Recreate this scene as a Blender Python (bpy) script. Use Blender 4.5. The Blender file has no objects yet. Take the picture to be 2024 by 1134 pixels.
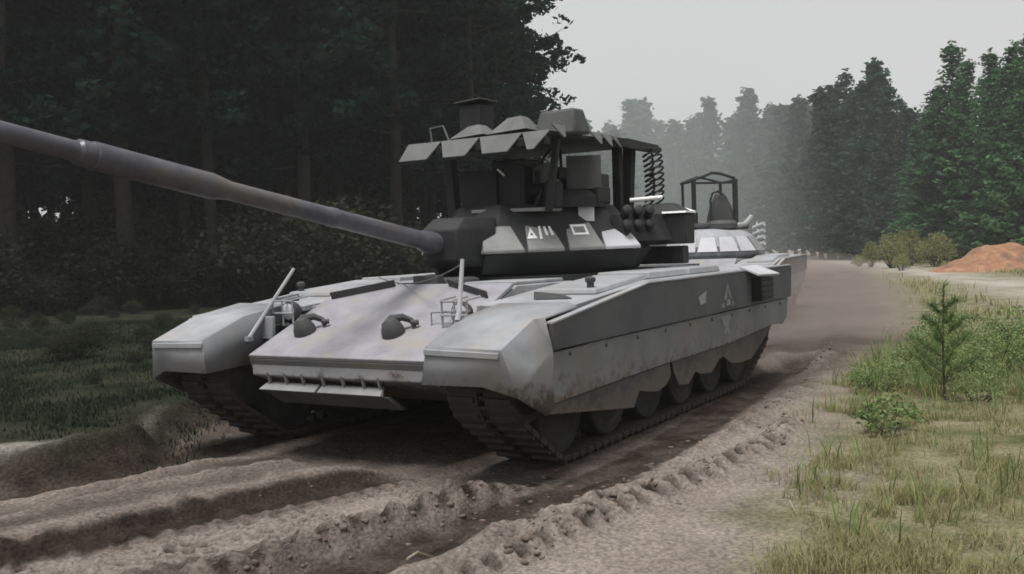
import bpy, bmesh, math, random
import numpy as np
from mathutils import Vector, Matrix
rnd = random.Random(7); rng = np.random.default_rng(7)
S = bpy.context.scene
COL = S.collection

# ------------------------------------------------------------------ camera
PITCH, ROLL, CAMZ = 0.0341621, -0.0337660, 1.6095
def cam_matrix():
    cx, sx, cy, sy = math.cos(PITCH), math.sin(PITCH), math.cos(ROLL), math.sin(ROLL)
    pit = Matrix(((1,0,0),(0,cx,-sx),(0,sx,cx))); rol = Matrix(((cy,0,sy),(0,1,0),(-sy,0,cy)))
    r = (rol @ pit).transposed()            # columns: right, forward, up in the world
    m = Matrix((r.col[0], r.col[2], -r.col[1])).transposed().to_4x4()
    m.translation = (0, 0, CAMZ); return m
cd = bpy.data.cameras.new('camera'); cam = bpy.data.objects.new('camera', cd); COL.objects.link(cam)
cd.sensor_width = 36; cd.lens = 36*1900/2024; cd.clip_start = .05; cd.clip_end = 2000
cam.matrix_world = cam_matrix(); S.camera = cam

# ------------------------------------------------------------------ sky, sun, exposure
SUN_EL, SUN_AZ = math.radians(74), math.radians(215)     # azimuth clockwise from +Y
W = bpy.data.worlds.new('World'); S.world = W; W.use_nodes = True
nt = W.node_tree; nt.nodes.clear()
sk = nt.nodes.new('ShaderNodeTexSky'); sk.sky_type = 'NISHITA'; sk.sun_disc = False
sk.sun_elevation = SUN_EL; sk.sun_rotation = SUN_AZ; sk.dust_density = 4
hs = nt.nodes.new('ShaderNodeHueSaturation'); hs.inputs['Saturation'].default_value = .10
mx = nt.nodes.new('ShaderNodeMixRGB'); mx.inputs[0].default_value = .85; mx.inputs[2].default_value = (3.42, 3.42, 3.44, 1)
bg = nt.nodes.new('ShaderNodeBackground'); bg.inputs[1].default_value = .10
wo = nt.nodes.new('ShaderNodeOutputWorld')
nt.links.new(sk.outputs[0], hs.inputs['Color']); nt.links.new(hs.outputs[0], mx.inputs[1])
nt.links.new(mx.outputs[0], bg.inputs[0]); nt.links.new(bg.outputs[0], wo.inputs[0])
sl = bpy.data.lights.new('sun', 'SUN'); sl.energy = 2.2; sl.angle = math.radians(25); sl.color = (1, .975, .95)
so = bpy.data.objects.new('sun', sl); COL.objects.link(so)
sd = Vector((math.sin(SUN_AZ)*math.cos(SUN_EL), math.cos(SUN_AZ)*math.cos(SUN_EL), math.sin(SUN_EL)))
so.rotation_euler = sd.to_track_quat('Z', 'Y').to_euler(); so.location = sd*60
S.view_settings.view_transform = 'Standard'; S.view_settings.look = 'None'
S.view_settings.exposure = 0.9; S.view_settings.gamma = 1
S.cycles.max_bounces = 6; S.cycles.diffuse_bounces = 3; S.cycles.volume_bounces = 1
S.cycles.transparent_max_bounces = 8
S.cycles.filter_width = 1.7
HAZE = 0.0009

# ------------------------------------------------------------------ materials
def mat(name, c1, c2=None, rough=.7, scale=3., bump=0., bscale=40., metallic=0., spec=.4, detail=6, c3=None, s3=.6, lo=.35, hi=.65, mud=None):
    m = bpy.data.materials.new(name); m.use_nodes = True; t = m.node_tree; b = t.nodes['Principled BSDF']
    b.inputs['Roughness'].default_value = rough; b.inputs['Metallic'].default_value = metallic
    b.inputs['Specular IOR Level'].default_value = spec
    tc = t.nodes.new('ShaderNodeTexCoord')
    if c2 is None: b.inputs['Base Color'].default_value = (*c1, 1)
    else:
        n = t.nodes.new('ShaderNodeTexNoise'); n.inputs['Scale'].default_value = scale; n.inputs['Detail'].default_value = detail
        n.inputs['Roughness'].default_value = .62
        r = t.nodes.new('ShaderNodeValToRGB'); r.color_ramp.elements[0].position = lo; r.color_ramp.elements[1].position = hi
        r.color_ramp.elements[0].color = (*c1, 1); r.color_ramp.elements[1].color = (*c2, 1)
        t.links.new(tc.outputs['Object'], n.inputs['Vector']); t.links.new(n.outputs['Fac'], r.inputs[0])
        out = r.outputs[0]
        if c3 is not None:
            n2 = t.nodes.new('ShaderNodeTexNoise'); n2.inputs['Scale'].default_value = s3; n2.inputs['Detail'].default_value = 8
            r2 = t.nodes.new('ShaderNodeValToRGB'); r2.color_ramp.elements[0].position = .5; r2.color_ramp.elements[1].position = .68
            mm = t.nodes.new('ShaderNodeMixRGB'); mm.inputs[2].default_value = (*c3, 1)
            t.links.new(tc.outputs['Object'], n2.inputs['Vector']); t.links.new(n2.outputs['Fac'], r2.inputs[0])
            t.links.new(r2.outputs[0], mm.inputs[0]); t.links.new(out, mm.inputs[1]); out = mm.outputs[0]
        if mud is not None:       # mud thrown up from the ground, thinning out with height
            sx_ = t.nodes.new('ShaderNodeSeparateXYZ'); mr = t.nodes.new('ShaderNodeMapRange'); mr.inputs[1].default_value = mud[1]; mr.inputs[2].default_value = mud[0]; mr.inputs[3].default_value = -.28; mr.inputs[4].default_value = .22
            n3 = t.nodes.new('ShaderNodeTexNoise'); n3.inputs['Scale'].default_value = 9; n3.inputs['Detail'].default_value = 10; n3.inputs['Roughness'].default_value = .7
            ad = t.nodes.new('ShaderNodeMath'); ad.operation = 'ADD'; r3 = t.nodes.new('ShaderNodeValToRGB'); r3.color_ramp.elements[0].position = .46; r3.color_ramp.elements[1].position = .62
            m3 = t.nodes.new('ShaderNodeMixRGB'); m3.inputs[2].default_value = (.105,.085,.07,1)
            t.links.new(tc.outputs['Object'], sx_.inputs[0]); t.links.new(sx_.outputs[2], mr.inputs[0]); t.links.new(tc.outputs['Object'], n3.inputs['Vector'])
            t.links.new(mr.outputs[0], ad.inputs[0]); t.links.new(n3.outputs['Fac'], ad.inputs[1]); t.links.new(ad.outputs[0], r3.inputs[0])
            t.links.new(r3.outputs[0], m3.inputs[0]); t.links.new(out, m3.inputs[1]); out = m3.outputs[0]
        t.links.new(out, b.inputs['Base Color'])
    if bump:
        n = t.nodes.new('ShaderNodeTexNoise'); n.inputs['Scale'].default_value = bscale; n.inputs['Detail'].default_value = 5
        bp = t.nodes.new('ShaderNodeBump'); bp.inputs['Strength'].default_value = bump; bp.inputs['Distance'].default_value = .02
        t.links.new(tc.outputs['Object'], n.inputs['Vector']); t.links.new(n.outputs['Fac'], bp.inputs['Height'])
        t.links.new(bp.outputs[0], b.inputs['Normal'])
    return m
M = {}
M['paint'] = mat('grey_green_paint', (.222,.230,.243), (.318,.327,.343), .62, 2.6, .10, 12, c3=(.275,.268,.258), s3=2.2, mud=(.52,.84))
M['paint_nomud'] = mat('front_flap_paint', (.17,.175,.176), (.24,.244,.244), .62, 5, .1, 20)
M['paint_dark'] = mat('dark_grey_paint', (.040,.042,.043), (.065,.067,.066), .7, 3, .1, 30)
M['turret'] = mat('dark_green_paint', (.008,.0095,.0095), (.019,.021,.021), .7, 3, .15, 25)
M['era'] = mat('era_paint', (.17,.175,.17), (.22,.225,.22), .6, 4, .08, 30)
M['pale'] = mat('pale_grey_paint', (.36,.36,.38), (.43,.43,.45), .55, 4)
M['black'] = mat('black_paint', (.004,.004,.005), (.008,.008,.009), .6, 5)
M['rubber'] = mat('black_rubber', (.014,.014,.014), (.028,.027,.026), .85, 4, .2, 40)
M['flap'] = mat('dusty_rubber', (.05,.05,.049), (.082,.079,.075), .85, 3, .1, 30, c3=(.12,.105,.09), s3=1.2, mud=(.30,.75))
M['track'] = mat('muddy_steel', (.016,.013,.012), (.046,.036,.030), .75, 6, .4, 50)
M['metal'] = mat('dull_metal', (.10,.10,.10), (.16,.16,.155), .45, 6, metallic=.5)
M['barrel'] = mat('barrel_paint', (.050,.050,.060), (.088,.088,.104), .36, 6, .35, 9, c3=(.09,.082,.075), s3=2.5)
M['white'] = mat('white_paint', (.70,.70,.70), (.8,.8,.8), .6, 30)
M['faded'] = mat('faded_white_paint', (.13,.132,.134), (.25,.25,.25), .7, 14)
M['bark'] = mat('pine_bark', (.045,.034,.027), (.10,.072,.052), .9, 6, .6, 25)
M['bark_dark'] = mat('dark_bark', (.012,.010,.009), (.030,.025,.021), .9, 6, .6, 25)
M['twig'] = mat('dry_wood', (.22,.19,.14), (.36,.31,.24), .8, 10)
M['clod'] = mat('damp_soil', (.07,.052,.042), (.16,.125,.10), .95, 9, .5, 40)
M['orange'] = mat('orange_sand', (.20,.10,.055), (.33,.18,.105), .95, 2.2, .9, 6, c3=(.13,.075,.05), s3=1.3)
M['glass'] = mat('lamp_glass', (.5,.5,.52), None, .15)

def leafmat(name, dark, light, trans=.35):
    m = bpy.data.materials.new(name); m.use_nodes = True; t = m.node_tree; t.nodes.clear()
    o = t.nodes.new('ShaderNodeOutputMaterial'); d = t.nodes.new('ShaderNodeBsdfDiffuse'); tr = t.nodes.new('ShaderNodeBsdfTranslucent')
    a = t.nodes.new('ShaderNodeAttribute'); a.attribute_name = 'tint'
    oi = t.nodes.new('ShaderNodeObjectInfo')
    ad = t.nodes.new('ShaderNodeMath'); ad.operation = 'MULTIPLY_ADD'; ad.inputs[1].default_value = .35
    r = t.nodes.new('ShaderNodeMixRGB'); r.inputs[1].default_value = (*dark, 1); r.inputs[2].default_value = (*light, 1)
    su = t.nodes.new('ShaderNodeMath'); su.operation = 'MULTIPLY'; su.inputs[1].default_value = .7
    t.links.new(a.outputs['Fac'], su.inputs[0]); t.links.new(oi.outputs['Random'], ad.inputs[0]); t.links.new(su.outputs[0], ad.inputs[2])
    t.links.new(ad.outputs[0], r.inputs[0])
    ms = t.nodes.new('ShaderNodeMixShader'); ms.inputs[0].default_value = trans
    t.links.new(r.outputs[0], d.inputs[0]); t.links.new(r.outputs[0], tr.inputs[0])
    t.links.new(d.outputs[0], ms.inputs[1]); t.links.new(tr.outputs[0], ms.inputs[2]); t.links.new(ms.outputs[0], o.inputs[0])
    return m
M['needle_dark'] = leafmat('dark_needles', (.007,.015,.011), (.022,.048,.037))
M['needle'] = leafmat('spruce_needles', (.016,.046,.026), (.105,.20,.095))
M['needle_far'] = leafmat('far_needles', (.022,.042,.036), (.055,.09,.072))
M['leaf'] = leafmat('shrub_leaves', (.09,.14,.05), (.28,.35,.15))
M['leaf_yellow'] = leafmat('yellow_green_leaves', (.12,.14,.05), (.32,.32,.15))
M['leaf_dark'] = leafmat('understory_leaves', (.012,.017,.010), (.060,.064,.042))
M['grass_dry'] = leafmat('dry_grass', (.15,.155,.065), (.40,.37,.20))
M['grass_green'] = leafmat('green_grass', (.09,.14,.045), (.26,.32,.13))
M['grass_forest'] = leafmat('forest_grass', (.010,.017,.010), (.032,.042,.026))

# ------------------------------------------------------------------ helpers
class MB:
    def __init__(s): s.v = []; s.f = []
    def add(s, vs, fs):
        o = len(s.v); s.v += [tuple(v) for v in vs]; s.f += [tuple(i+o for i in f) for f in fs]; return s
    def box(s, x0, x1, y0, y1, z0, z1, m=None):
        vs = [Vector((x,y,z)) for z in (z0,z1) for y in (y0,y1) for x in (x0,x1)]
        if m: vs = [m @ v for v in vs]
        return s.add(vs, [(0,2,3,1),(4,5,7,6),(0,1,5,4),(2,6,7,3),(0,4,6,2),(1,3,7,5)])
    def hexa(s, a, b):      # two quads (4 points each), joined
        n = len(a); fs = [tuple(range(n))[::-1], tuple(range(n, 2*n))]
        fs += [(i, (i+1) % n, n+(i+1) % n, n+i) for i in range(n)]
        return s.add(list(a)+list(b), fs)
    def prism(s, poly, y0, y1):     # polygon in x,z extruded along y
        return s.hexa([(x, y0, z) for x, z in poly], [(x, y1, z) for x, z in poly])
    def cyl(s, p, q, r0, r1=None, n=12, cap=True):
        p, q = Vector(p), Vector(q); r1 = r0 if r1 is None else r1
        d = (q-p).normalized(); u = d.orthogonal().normalized(); w = d.cross(u)
        vs = [c + r*(math.cos(2*math.pi*i/n)*u + math.sin(2*math.pi*i/n)*w) for c, r in ((p,r0),(q,r1)) for i in range(n)]
        fs = [(i, (i+1) % n, n+(i+1) % n, n+i) for i in range(n)]
        if cap: fs += [tuple(range(n))[::-1], tuple(range(n, 2*n))]
        return s.add(vs, fs)
    def lathe(s, prof, org, axis, n=24):      # prof: (distance along the axis, radius)
        org, d = Vector(org), Vector(axis).normalized(); u = d.orthogonal().normalized(); w = d.cross(u)
        vs = [org + d*a + r*(math.cos(2*math.pi*i/n)*u + math.sin(2*math.pi*i/n)*w) for a, r in prof for i in range(n)]
        k = len(prof); fs = [(j*n+i, j*n+(i+1) % n, (j+1)*n+(i+1) % n, (j+1)*n+i) for j in range(k-1) for i in range(n)]
        fs += [tuple(range(n))[::-1], tuple(range((k-1)*n, k*n))]
        return s.add(vs, fs)
    def tube(s, pts, r, n=8):
        pts = [Vector(p) for p in pts]; k = len(pts); vs = []
        u = None
        for i, p in enumerate(pts):
            d = (pts[min(i+1, k-1)] - pts[max(i-1, 0)]).normalized()
            u = d.orthogonal().normalized() if u is None else (u - d*u.dot(d)).normalized()
            w = d.cross(u); rr = r[i] if isinstance(r, (list, tuple)) else r
            vs += [p + rr*(math.cos(2*math.pi*j/n)*u + math.sin(2*math.pi*j/n)*w) for j in range(n)]
        fs = [(j*n+i, j*n+(i+1) % n, (j+1)*n+(i+1) % n, (j+1)*n+i) for j in range(k-1) for i in range(n)]
        fs += [tuple(range(n))[::-1], tuple(range((k-1)*n, k*n))]
        return s.add(vs, fs)
    def mirror(s):
        o = MB(); o.v = [(x,-y,z) for x,y,z in s.v]; o.f = [f[::-1] for f in s.f]; return o
    def mesh(s, name, m, angle=35):
        me = bpy.data.meshes.new(name); me.from_pydata(s.v, [], s.f)
        bm = bmesh.new(); bm.from_mesh(me); bmesh.ops.recalc_face_normals(bm, faces=bm.faces); bm.to_mesh(me); bm.free()
        me.materials.append(m); me.shade_smooth()
        me.set_sharp_from_angle(angle=math.radians(angle)); return me
    def build(s, name, m, parent=None, bevel=0., solid=0.):
        o = link(name, s.mesh(name, m), parent)
        if solid:
            md = o.modifiers.new('solid', 'SOLIDIFY'); md.thickness = solid; md.offset = 0
        if bevel:
            md = o.modifiers.new('bevel', 'BEVEL'); md.width = bevel; md.segments = 2; md.limit_method = 'ANGLE'; md.harden_normals = False
        return o
def link(name, data, parent=None, loc=None, rot=None):
    o = bpy.data.objects.new(name, data); COL.objects.link(o); o.parent = parent
    if loc is not None: o.location = loc
    if rot is not None: o.rotation_euler = rot
    return o
def tag(o, label, cat, group=None, kind=None):
    o['label'] = label; o['category'] = cat
    if group: o['group'] = group
    if kind: o['kind'] = kind
    return o
def setting(o, kind='structure', label=None):
    o['kind'] = kind
    if label: o['label'] = label
    return o
def copy_tree(o, parent=None):
    c = o.copy(); COL.objects.link(c); c.parent = parent
    for ch in list(o.children): copy_tree(ch, c)
    return c
def mesh_np(name, V, F, m, tint=None, smooth=False):
    me = bpy.data.meshes.new(name); V = np.asarray(V, np.float32); F = np.asarray(F, np.int32)
    me.vertices.add(len(V)); me.vertices.foreach_set('co', V.ravel())
    k = F.shape[1]; me.loops.add(F.size); me.loops.foreach_set('vertex_index', F.ravel())
    me.polygons.add(len(F)); me.polygons.foreach_set('loop_start', np.arange(len(F), dtype=np.int32)*k)
    if smooth: me.polygons.foreach_set('use_smooth', np.ones(len(F), bool))
    me.update(calc_edges=True)
    if tint is not None:
        a = me.attributes.new('tint', 'FLOAT', 'POINT'); a.data.foreach_set('value', np.asarray(tint, np.float32))
    me.materials.append(m); return me

# ------------------------------------------------------------------ ground
TANK = (0.10563, 10.20413); TROT = 4.1675317
T2 = (4.84, 23.4); T2ROT = math.radians(247)
ct, st = math.cos(TROT), math.sin(TROT)
def tw(x, y): return (TANK[0]+ct*x-st*y, TANK[1]+st*x+ct*y)      # tank frame to world
def vnoise(x, y, s, seed=0):
    x = np.asarray(x)*s+seed*17.3; y = np.asarray(y)*s+seed*9.7
    xi = np.floor(x).astype(np.int64); yi = np.floor(y).astype(np.int64); fx = x-xi; fy = y-yi
    fx = fx*fx*(3-2*fx); fy = fy*fy*(3-2*fy)
    def h(a, b):
        n = (a*374761393 + b*668265263 + seed*1442695) & 0x7fffffff
        n = ((n ^ (n >> 13))*1274126177) & 0x7fffffff
        return ((n ^ (n >> 16)) & 0xffff)/65535.
    return (h(xi,yi)*(1-fx)+h(xi+1,yi)*fx)*(1-fy) + (h(xi,yi+1)*(1-fx)+h(xi+1,yi+1)*fx)*fy
def fbm(x, y, s, seed=0, o=4):
    t = 0; a = .5
    for i in range(o): t = t + a*vnoise(x, y, s*2**i, seed+i); a *= .5
    return t
def smooth_line(pts, n=8):
    P = np.array(pts, float); out = []
    for i in range(len(P)-1):
        p0, p1, p2, p3 = P[max(i-1,0)], P[i], P[i+1], P[min(i+2,len(P)-1)]
        for t in np.linspace(0, 1, n, endpoint=False):
            out.append(.5*((2*p1)+(p2-p0)*t+(2*p0-5*p1+4*p2-p3)*t*t+(3*p1-p0-3*p2+p3)*t**3))
    out.append(P[-1]); return np.array(out)
def dist_line(x, y, L):
    """signed distance (positive to the right of travel) and distance along the line"""
    best = np.full(x.shape, 1e9); sd_ = np.zeros(x.shape); al = np.zeros(x.shape); acc = 0
    for a, b in zip(L[:-1], L[1:]):
        d = b-a; l = math.hypot(*d)
        if l < 1e-6: continue
        d = d/l; px = x-a[0]; py = y-a[1]; t = np.clip(px*d[0]+py*d[1], 0, l)
        qx = px-t*d[0]; qy = py-t*d[1]; dd = np.hypot(qx, qy); k = dd < best
        best = np.where(k, dd, best); sd_ = np.where(k, np.sign(px*d[1]-py*d[0])*dd, sd_); al = np.where(k, acc+t, al); acc += l
    return sd_, al
def sstep(a, b, x):
    t = np.clip((x-a)/(b-a), 0, 1); return t*t*(3-2*t)
def bump(d, w): return np.exp(-(d/w)**2)
BANK = smooth_line([(-30,5.6),(-14,6.7),(-6.2,7.3),(-4.3,7.5),(-3.55,7.62),(-3.25,8.0),(-3.45,8.8),(-3.2,9.9),tw(-2,-2.6),(1.6,20),(4.2,28),(8.5,40),(17,66),(30,110),(50,190)])
SIDE = smooth_line([(8.6,6),(11.2,14),(13.6,22),(16,31),(19.5,45),(26,70),(34,100)])
RIGHT = smooth_line([(.9,2),(1.15,4.5),(1.7,6.2),(2.7,8.8),(4.0,11.5),(6.2,16.5),(10,26),(17,46),(26,72)])   # right edge of the road
R_A = smooth_line([(-7.5,2.6),(-4.4,4.2),(-2.95,5.28),(-2.25,5.98),(-1.67,6.47),(-.95,7.1),(.0,8.2),tw(-2,1.4),tw(-3.4,1.4),(4.6,20.5)])
R_T = smooth_line([(-3.6,4.5),(-2.66,5.02),(-2.2,5.33),(-1.72,5.62),(-1.25,5.98),(-.75,6.45),(-.1,7.2)])
R_C = smooth_line([(-2.2,4.0),(-1.5,4.88),(-1.3,5.15),(-.95,5.57),(-.5,6.06),(-.15,6.4),(.3,7.0)])
R_B = smooth_line([(-2.0,3.7),(-1.02,4.89),(-.52,5.49),(-.09,5.98),(.45,6.6),(1.3,8.0),(2.4,10.3),(4.2,14)])
R_D = smooth_line([(-1.1,3.6),(-.18,4.88),(.2,5.41),(.92,6.29),(1.44,6.88),(2.0,7.7),(2.5,8.6)])
R_E = smooth_line([(-.2,5.5),(.3,6.05),(.75,6.75),(1.27,7.5),(2.1,8.85),(3.7,11.8),(5.7,17.0),(7.6,21.5)])
R_R = smooth_line([(-9,4.9),(-6,5.8),(-4.4,6.5),(-3.3,7.2),tw(3.0,-1.4),tw(0,-1.4),tw(-3.4,-1.4),(3.2,21.5)])
def ground_base(x, y):
    x = np.asarray(x, float); y = np.asarray(y, float)
    db, _ = dist_line(x, y, BANK)                      # negative = forest side
    left = sstep(.42, .0, db+.16*(fbm(x, y, 1.7, 2)-.47))
    h = left*(.23 + .16*sstep(-1, -14, db) + .10*(fbm(x, y, .5, 3)-.45)) 
    h = h + .04*(fbm(x, y, .35, 5)-.47)
    h = h + bump(db-.05, .35)*(.07*(fbm(x, y, 2.4, 7)-.35)+.05*(fbm(x, y, 7, 9)-.45))
    dr, _ = dist_line(x, y, RIGHT)
    h = h + sstep(.1, 2.5, dr)*(.06 + .18*(fbm(x, y, .45, 8)-.47))
    far = sstep(14, 40, np.hypot(x, y))
    h = h + far*.25*(fbm(x, y, .06, 11)-.47)
    return h
def ground_fields(x, y):
    h = ground_base(x, y); damp_shade = np.zeros(x.shape)
    db, _ = dist_line(x, y, BANK); dr, _ = dist_line(x, y, RIGHT); dsd, _ = dist_line(x, y, SIDE)
    nz = fbm(x, y, 5, 21); nf = fbm(x, y, 14, 31, 3)
    road = sstep(.16, .42, db+.3*(nz-.45))*sstep(.7, -.5, dr+1.6*(fbm(x, y, 1.1, 41)-.47))
    sand = np.clip(bump(dsd, 1.7), 0, 1)*sstep(-3, 3, fbm(x, y, .8, 44)*10-3)
    fade = sstep(32, 12, y)
    sand = np.maximum(sand, .55*sstep(-3.3,-3.6,x)*bump(db+.02+.25*(fbm(x, y, 2.2, 47)-.47), .13)*sstep(.3, .55, fbm(x, y, 1.6, 48)))
    w = .10*(fbm(x, y, 1.3, 51)-.47)
    damp_shade = np.maximum(damp_shade, road*np.maximum((0.05+.80*sstep(.9, -2.0, x-.45*(y-5)))*fade*(.45+1.1*np.clip(fbm(x, y, .9, 37)-.2,0,1)), .80*sstep(9.5, 14, y)*sstep(75, 35, y)*(.5+fbm(x, y, .5, 39))))   # earth darkened in colour for forest shade; far road churned brown
    d, a = dist_line(x, y, R_A); d = d+w*.6; ahead = sstep(2.6, 3.6, ct*(x-TANK[0])+st*(y-TANK[1]))*fade
    shelf = sstep(.05, -.07, d)*sstep(-1.4, -.5, d)
    h = h + ahead*shelf*(.085+.05*(nz-.45)) + ahead*.022*bump(d+.12, .07)*(.6+nz) + ahead*.04*bump(d+.66, .10)*(.3+nz) - ahead*.03*bump(d-.2,.15)
    damp_shade = damp_shade*(1-.8*ahead*np.maximum(bump(d+.20, .11), .85*bump(d+.68, .12)))
    damp_shade = np.maximum(damp_shade, ahead*sstep(-.10, -.02, d)*sstep(.25, .14, d)*(.9+.3*nz))  # dark face of the step: damp soil plus shade painted in
    for L, dep, hw, rd in ((R_B,.07,.24,.04), (R_R,.09,.31,.05)):
        d, a = dist_line(x, y, L); d = d+w
        flat = sstep(hw+.12, hw-.06, np.abs(d))
        h = h - fade*dep*flat*(.8+.5*nz)
        edge = bump(np.abs(d)-(hw+.15), .085)
        damp_shade = damp_shade*(1-.6*fade*edge)
        h = h + fade*edge*(rd+.07*(nz-.42))
        damp_shade = np.maximum(damp_shade, fade*flat*(.75+.4*nz))
    # older tracks along the far road
    for q in (-.9, -1.9, -3.1, -4.0):
        st2 = bump(dr-q+.5*(fbm(x, y, .22, 55)-.47), .30)*sstep(10, 14, y)*sstep(80, 40, y)
        damp_shade = np.maximum(damp_shade, .85*st2*(.4+1.1*fbm(x, y, .8, 57))); h = h-.05*st2
    h = h + road*sstep(9,13,y)*sstep(60,30,y)*.07*(fbm(x, y, 1.6, 58)-.47)
    # tread band
    d, a = dist_line(x, y, R_T); d = d+w*.3
    inb = sstep(.33, .27, np.abs(d))*sstep(8.3, 7.6, y)
    row = np.floor(a/.095); ca = a/.095-row; cb = d/.14+.5*(row % 2); cb = cb-np.floor(cb)
    keep = sstep(.30, .46, fbm(x, y, 2.6, 61))*sstep(.25, .45, fbm(x, y, 6.0, 63))
    hole = sstep(.10, .32, ca)*sstep(.95, .70, ca)*sstep(.12, .30, cb)*sstep(.92, .74, cb)*keep
    out = bump(np.abs(d)-.37, .07)*(.5+.5*np.sin(2*math.pi*a/.17))        # lug marks pressed into the edges of the band
    h = h + sstep(8.3, 7.6, y)*(inb*(-.012 - .06*hole + .014*(nf-.45)) + .035*out*(nz > .3)); damp_shade = damp_shade*(1-.7*inb)
    damp_shade = np.maximum(damp_shade, np.maximum(inb*hole, sstep(8.3,7.6,y)*.9*bump(np.abs(d)-.40,.09)*(1-.8*out)))  # tread recesses darkened, their shade painted into the soil colour
    # ridges of clods
    for L, hh, ww, per, mx_ in ((R_C,.09,.13,.23,1.), (R_D,.105,.13,.21,1.), (R_E,.085,.22,.40,.6)):
        d, a = dist_line(x, y, L); d = d + .10*(fbm(x, y, 2.0, 71)-.47)
        ph = np.sin(2*math.pi*(a/per + .35*fbm(x, y, 1.5, 81)) )
        core = bump(d, ww)
        lump = sstep(-.5, .6, ph + 1.6*(nz-.47))
        h = h + fade*core*(.35+.75*lump)*hh*.8 + core*.10*(nf-.45)
        damp_shade = np.maximum(damp_shade, fade*mx_*bump(d+.03, ww*.9)*(1.15-1.0*lump))  # gaps between lumps darkened as painted shadow
    # loose crumbs, footmarks and stones over the whole road
    cr = sstep(.56, .74, fbm(x, y, 7, 91))*sstep(.42, .6, fbm(x, y, 1.2, 95))
    h = h + road*(.030*cr + .018*(nf-.45))
    damp_shade = np.maximum(damp_shade, road*.25*cr)
    damp_shade = np.maximum(damp_shade, .9*bump(db-.28, .20)*fade*(.6+.7*nz))       # cut face of the bank, its shade put into the colour
    # churned reddish earth around and behind the tank
    tx = ct*(x-TANK[0])+st*(y-TANK[1]); ty = -st*(x-TANK[0])+ct*(y-TANK[1])
    ch = sstep(2.7, 1.6, np.abs(ty))*sstep(4.2, 3.0, tx)*sstep(-14, -4, tx)
    damp_shade = np.maximum(damp_shade, ch*(.45+.5*(nz-.3)))
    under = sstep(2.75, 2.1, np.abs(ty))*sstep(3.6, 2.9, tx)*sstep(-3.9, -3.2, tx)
    damp_shade = np.maximum(damp_shade, under*(.62+.5*(nz-.4)))
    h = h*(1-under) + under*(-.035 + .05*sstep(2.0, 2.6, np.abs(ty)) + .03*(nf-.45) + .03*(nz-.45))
    return h, np.clip(damp_shade, 0, 1), road, sand
def axis(lo, hi, step, a, b, g):
    c = list(np.arange(lo, hi+1e-6, step)); s = step
    while c[-1] < b: s = min(s*g, 6); c.append(c[-1]+s)
    s = step; p = []; q = lo
    while q > a: s = min(s*g, 6); q -= s; p.append(q)
    return np.array(p[::-1]+c)
gx = axis(-3.5, 2.6, .021, -200, 200, 1.05); gy = axis(4.4, 8.0, .021, -60, 260, 1.045)
GX, GY = np.meshgrid(gx, gy)
GZ, DAMP_SHADE, ROAD, SAND = ground_fields(GX, GY)
nx, ny = len(gx), len(gy)
idx = np.arange(nx*ny).reshape(ny, nx)
Q = np.stack([idx[:-1,:-1], idx[:-1,1:], idx[1:,1:], idx[1:,:-1]], -1).reshape(-1, 4)
V = np.stack([GX, GY, GZ], -1).reshape(-1, 3)
def soil_material(name, forest=False):
    m = bpy.data.materials.new(name); m.use_nodes = True; t = m.node_tree; b = t.nodes['Principled BSDF']
    b.inputs['Roughness'].default_value = .95; b.inputs['Specular IOR Level'].default_value = .02
    tc = t.nodes.new('ShaderNodeTexCoord')
    def noise(s, d=6):
        n = t.nodes.new('ShaderNodeTexNoise'); n.inputs['Scale'].default_value = s; n.inputs['Detail'].default_value = d
        t.links.new(tc.outputs['Object'], n.inputs['Vector']); return n.outputs['Fac']
    def ramp(f, a, ca, b_, cb):
        r = t.nodes.new('ShaderNodeValToRGB'); r.color_ramp.elements[0].position = a; r.color_ramp.elements[1].position = b_
        r.color_ramp.elements[0].color = (*ca, 1); r.color_ramp.elements[1].color = (*cb, 1); t.links.new(f, r.inputs[0]); return r.outputs[0]
    def mix(f, a, c):
        n = t.nodes.new('ShaderNodeMixRGB'); t.links.new(f, n.inputs[0]); t.links.new(a, n.inputs[1]); t.links.new(c, n.inputs[2]); return n.outputs[0]
    def attr(n):
        a = t.nodes.new('ShaderNodeAttribute'); a.attribute_name = n; return a.outputs['Fac']
    dry = ramp(noise(1.6, 8), .3, (.165,.139,.122), .7, (.255,.220,.193))
    fine = ramp(noise(38, 9), .34, (.55,.55,.55), .66, (1.32,1.32,1.32))
    wet_shade = ramp(noise(5, 8), .3, (.020,.0155,.0125), .7, (.046,.036,.029))  # dark soil colour, used for damp ground and painted shade
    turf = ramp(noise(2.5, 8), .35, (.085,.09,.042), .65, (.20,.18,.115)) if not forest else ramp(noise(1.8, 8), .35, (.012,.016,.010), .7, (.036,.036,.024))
    pale = ramp(noise(1.2, 6), .3, (.28,.26,.225), .7, (.38,.36,.315))
    c = mix(attr('road'), turf, dry); c = mix(attr('sand'), c, pale); c = mix(attr('damp_shade'), c, wet_shade)
    mu = t.nodes.new('ShaderNodeMixRGB'); mu.blend_type = 'MULTIPLY'; mu.inputs[0].default_value = .8
    t.links.new(c, mu.inputs[1]); t.links.new(fine, mu.inputs[2]); t.links.new(mu.outputs[0], b.inputs['Base Color'])
    bp = t.nodes.new('ShaderNodeBump'); bp.inputs['Strength'].default_value = .8; bp.inputs['Distance'].default_value = .022
    t.links.new(noise(40, 9), bp.inputs['Height']); t.links.new(bp.outputs[0], b.inputs['Normal'])
    return m
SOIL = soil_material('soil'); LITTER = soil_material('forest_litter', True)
qr = ROAD.ravel()[Q].mean(1)
DB, _ = dist_line(GX, GY, BANK)
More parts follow.
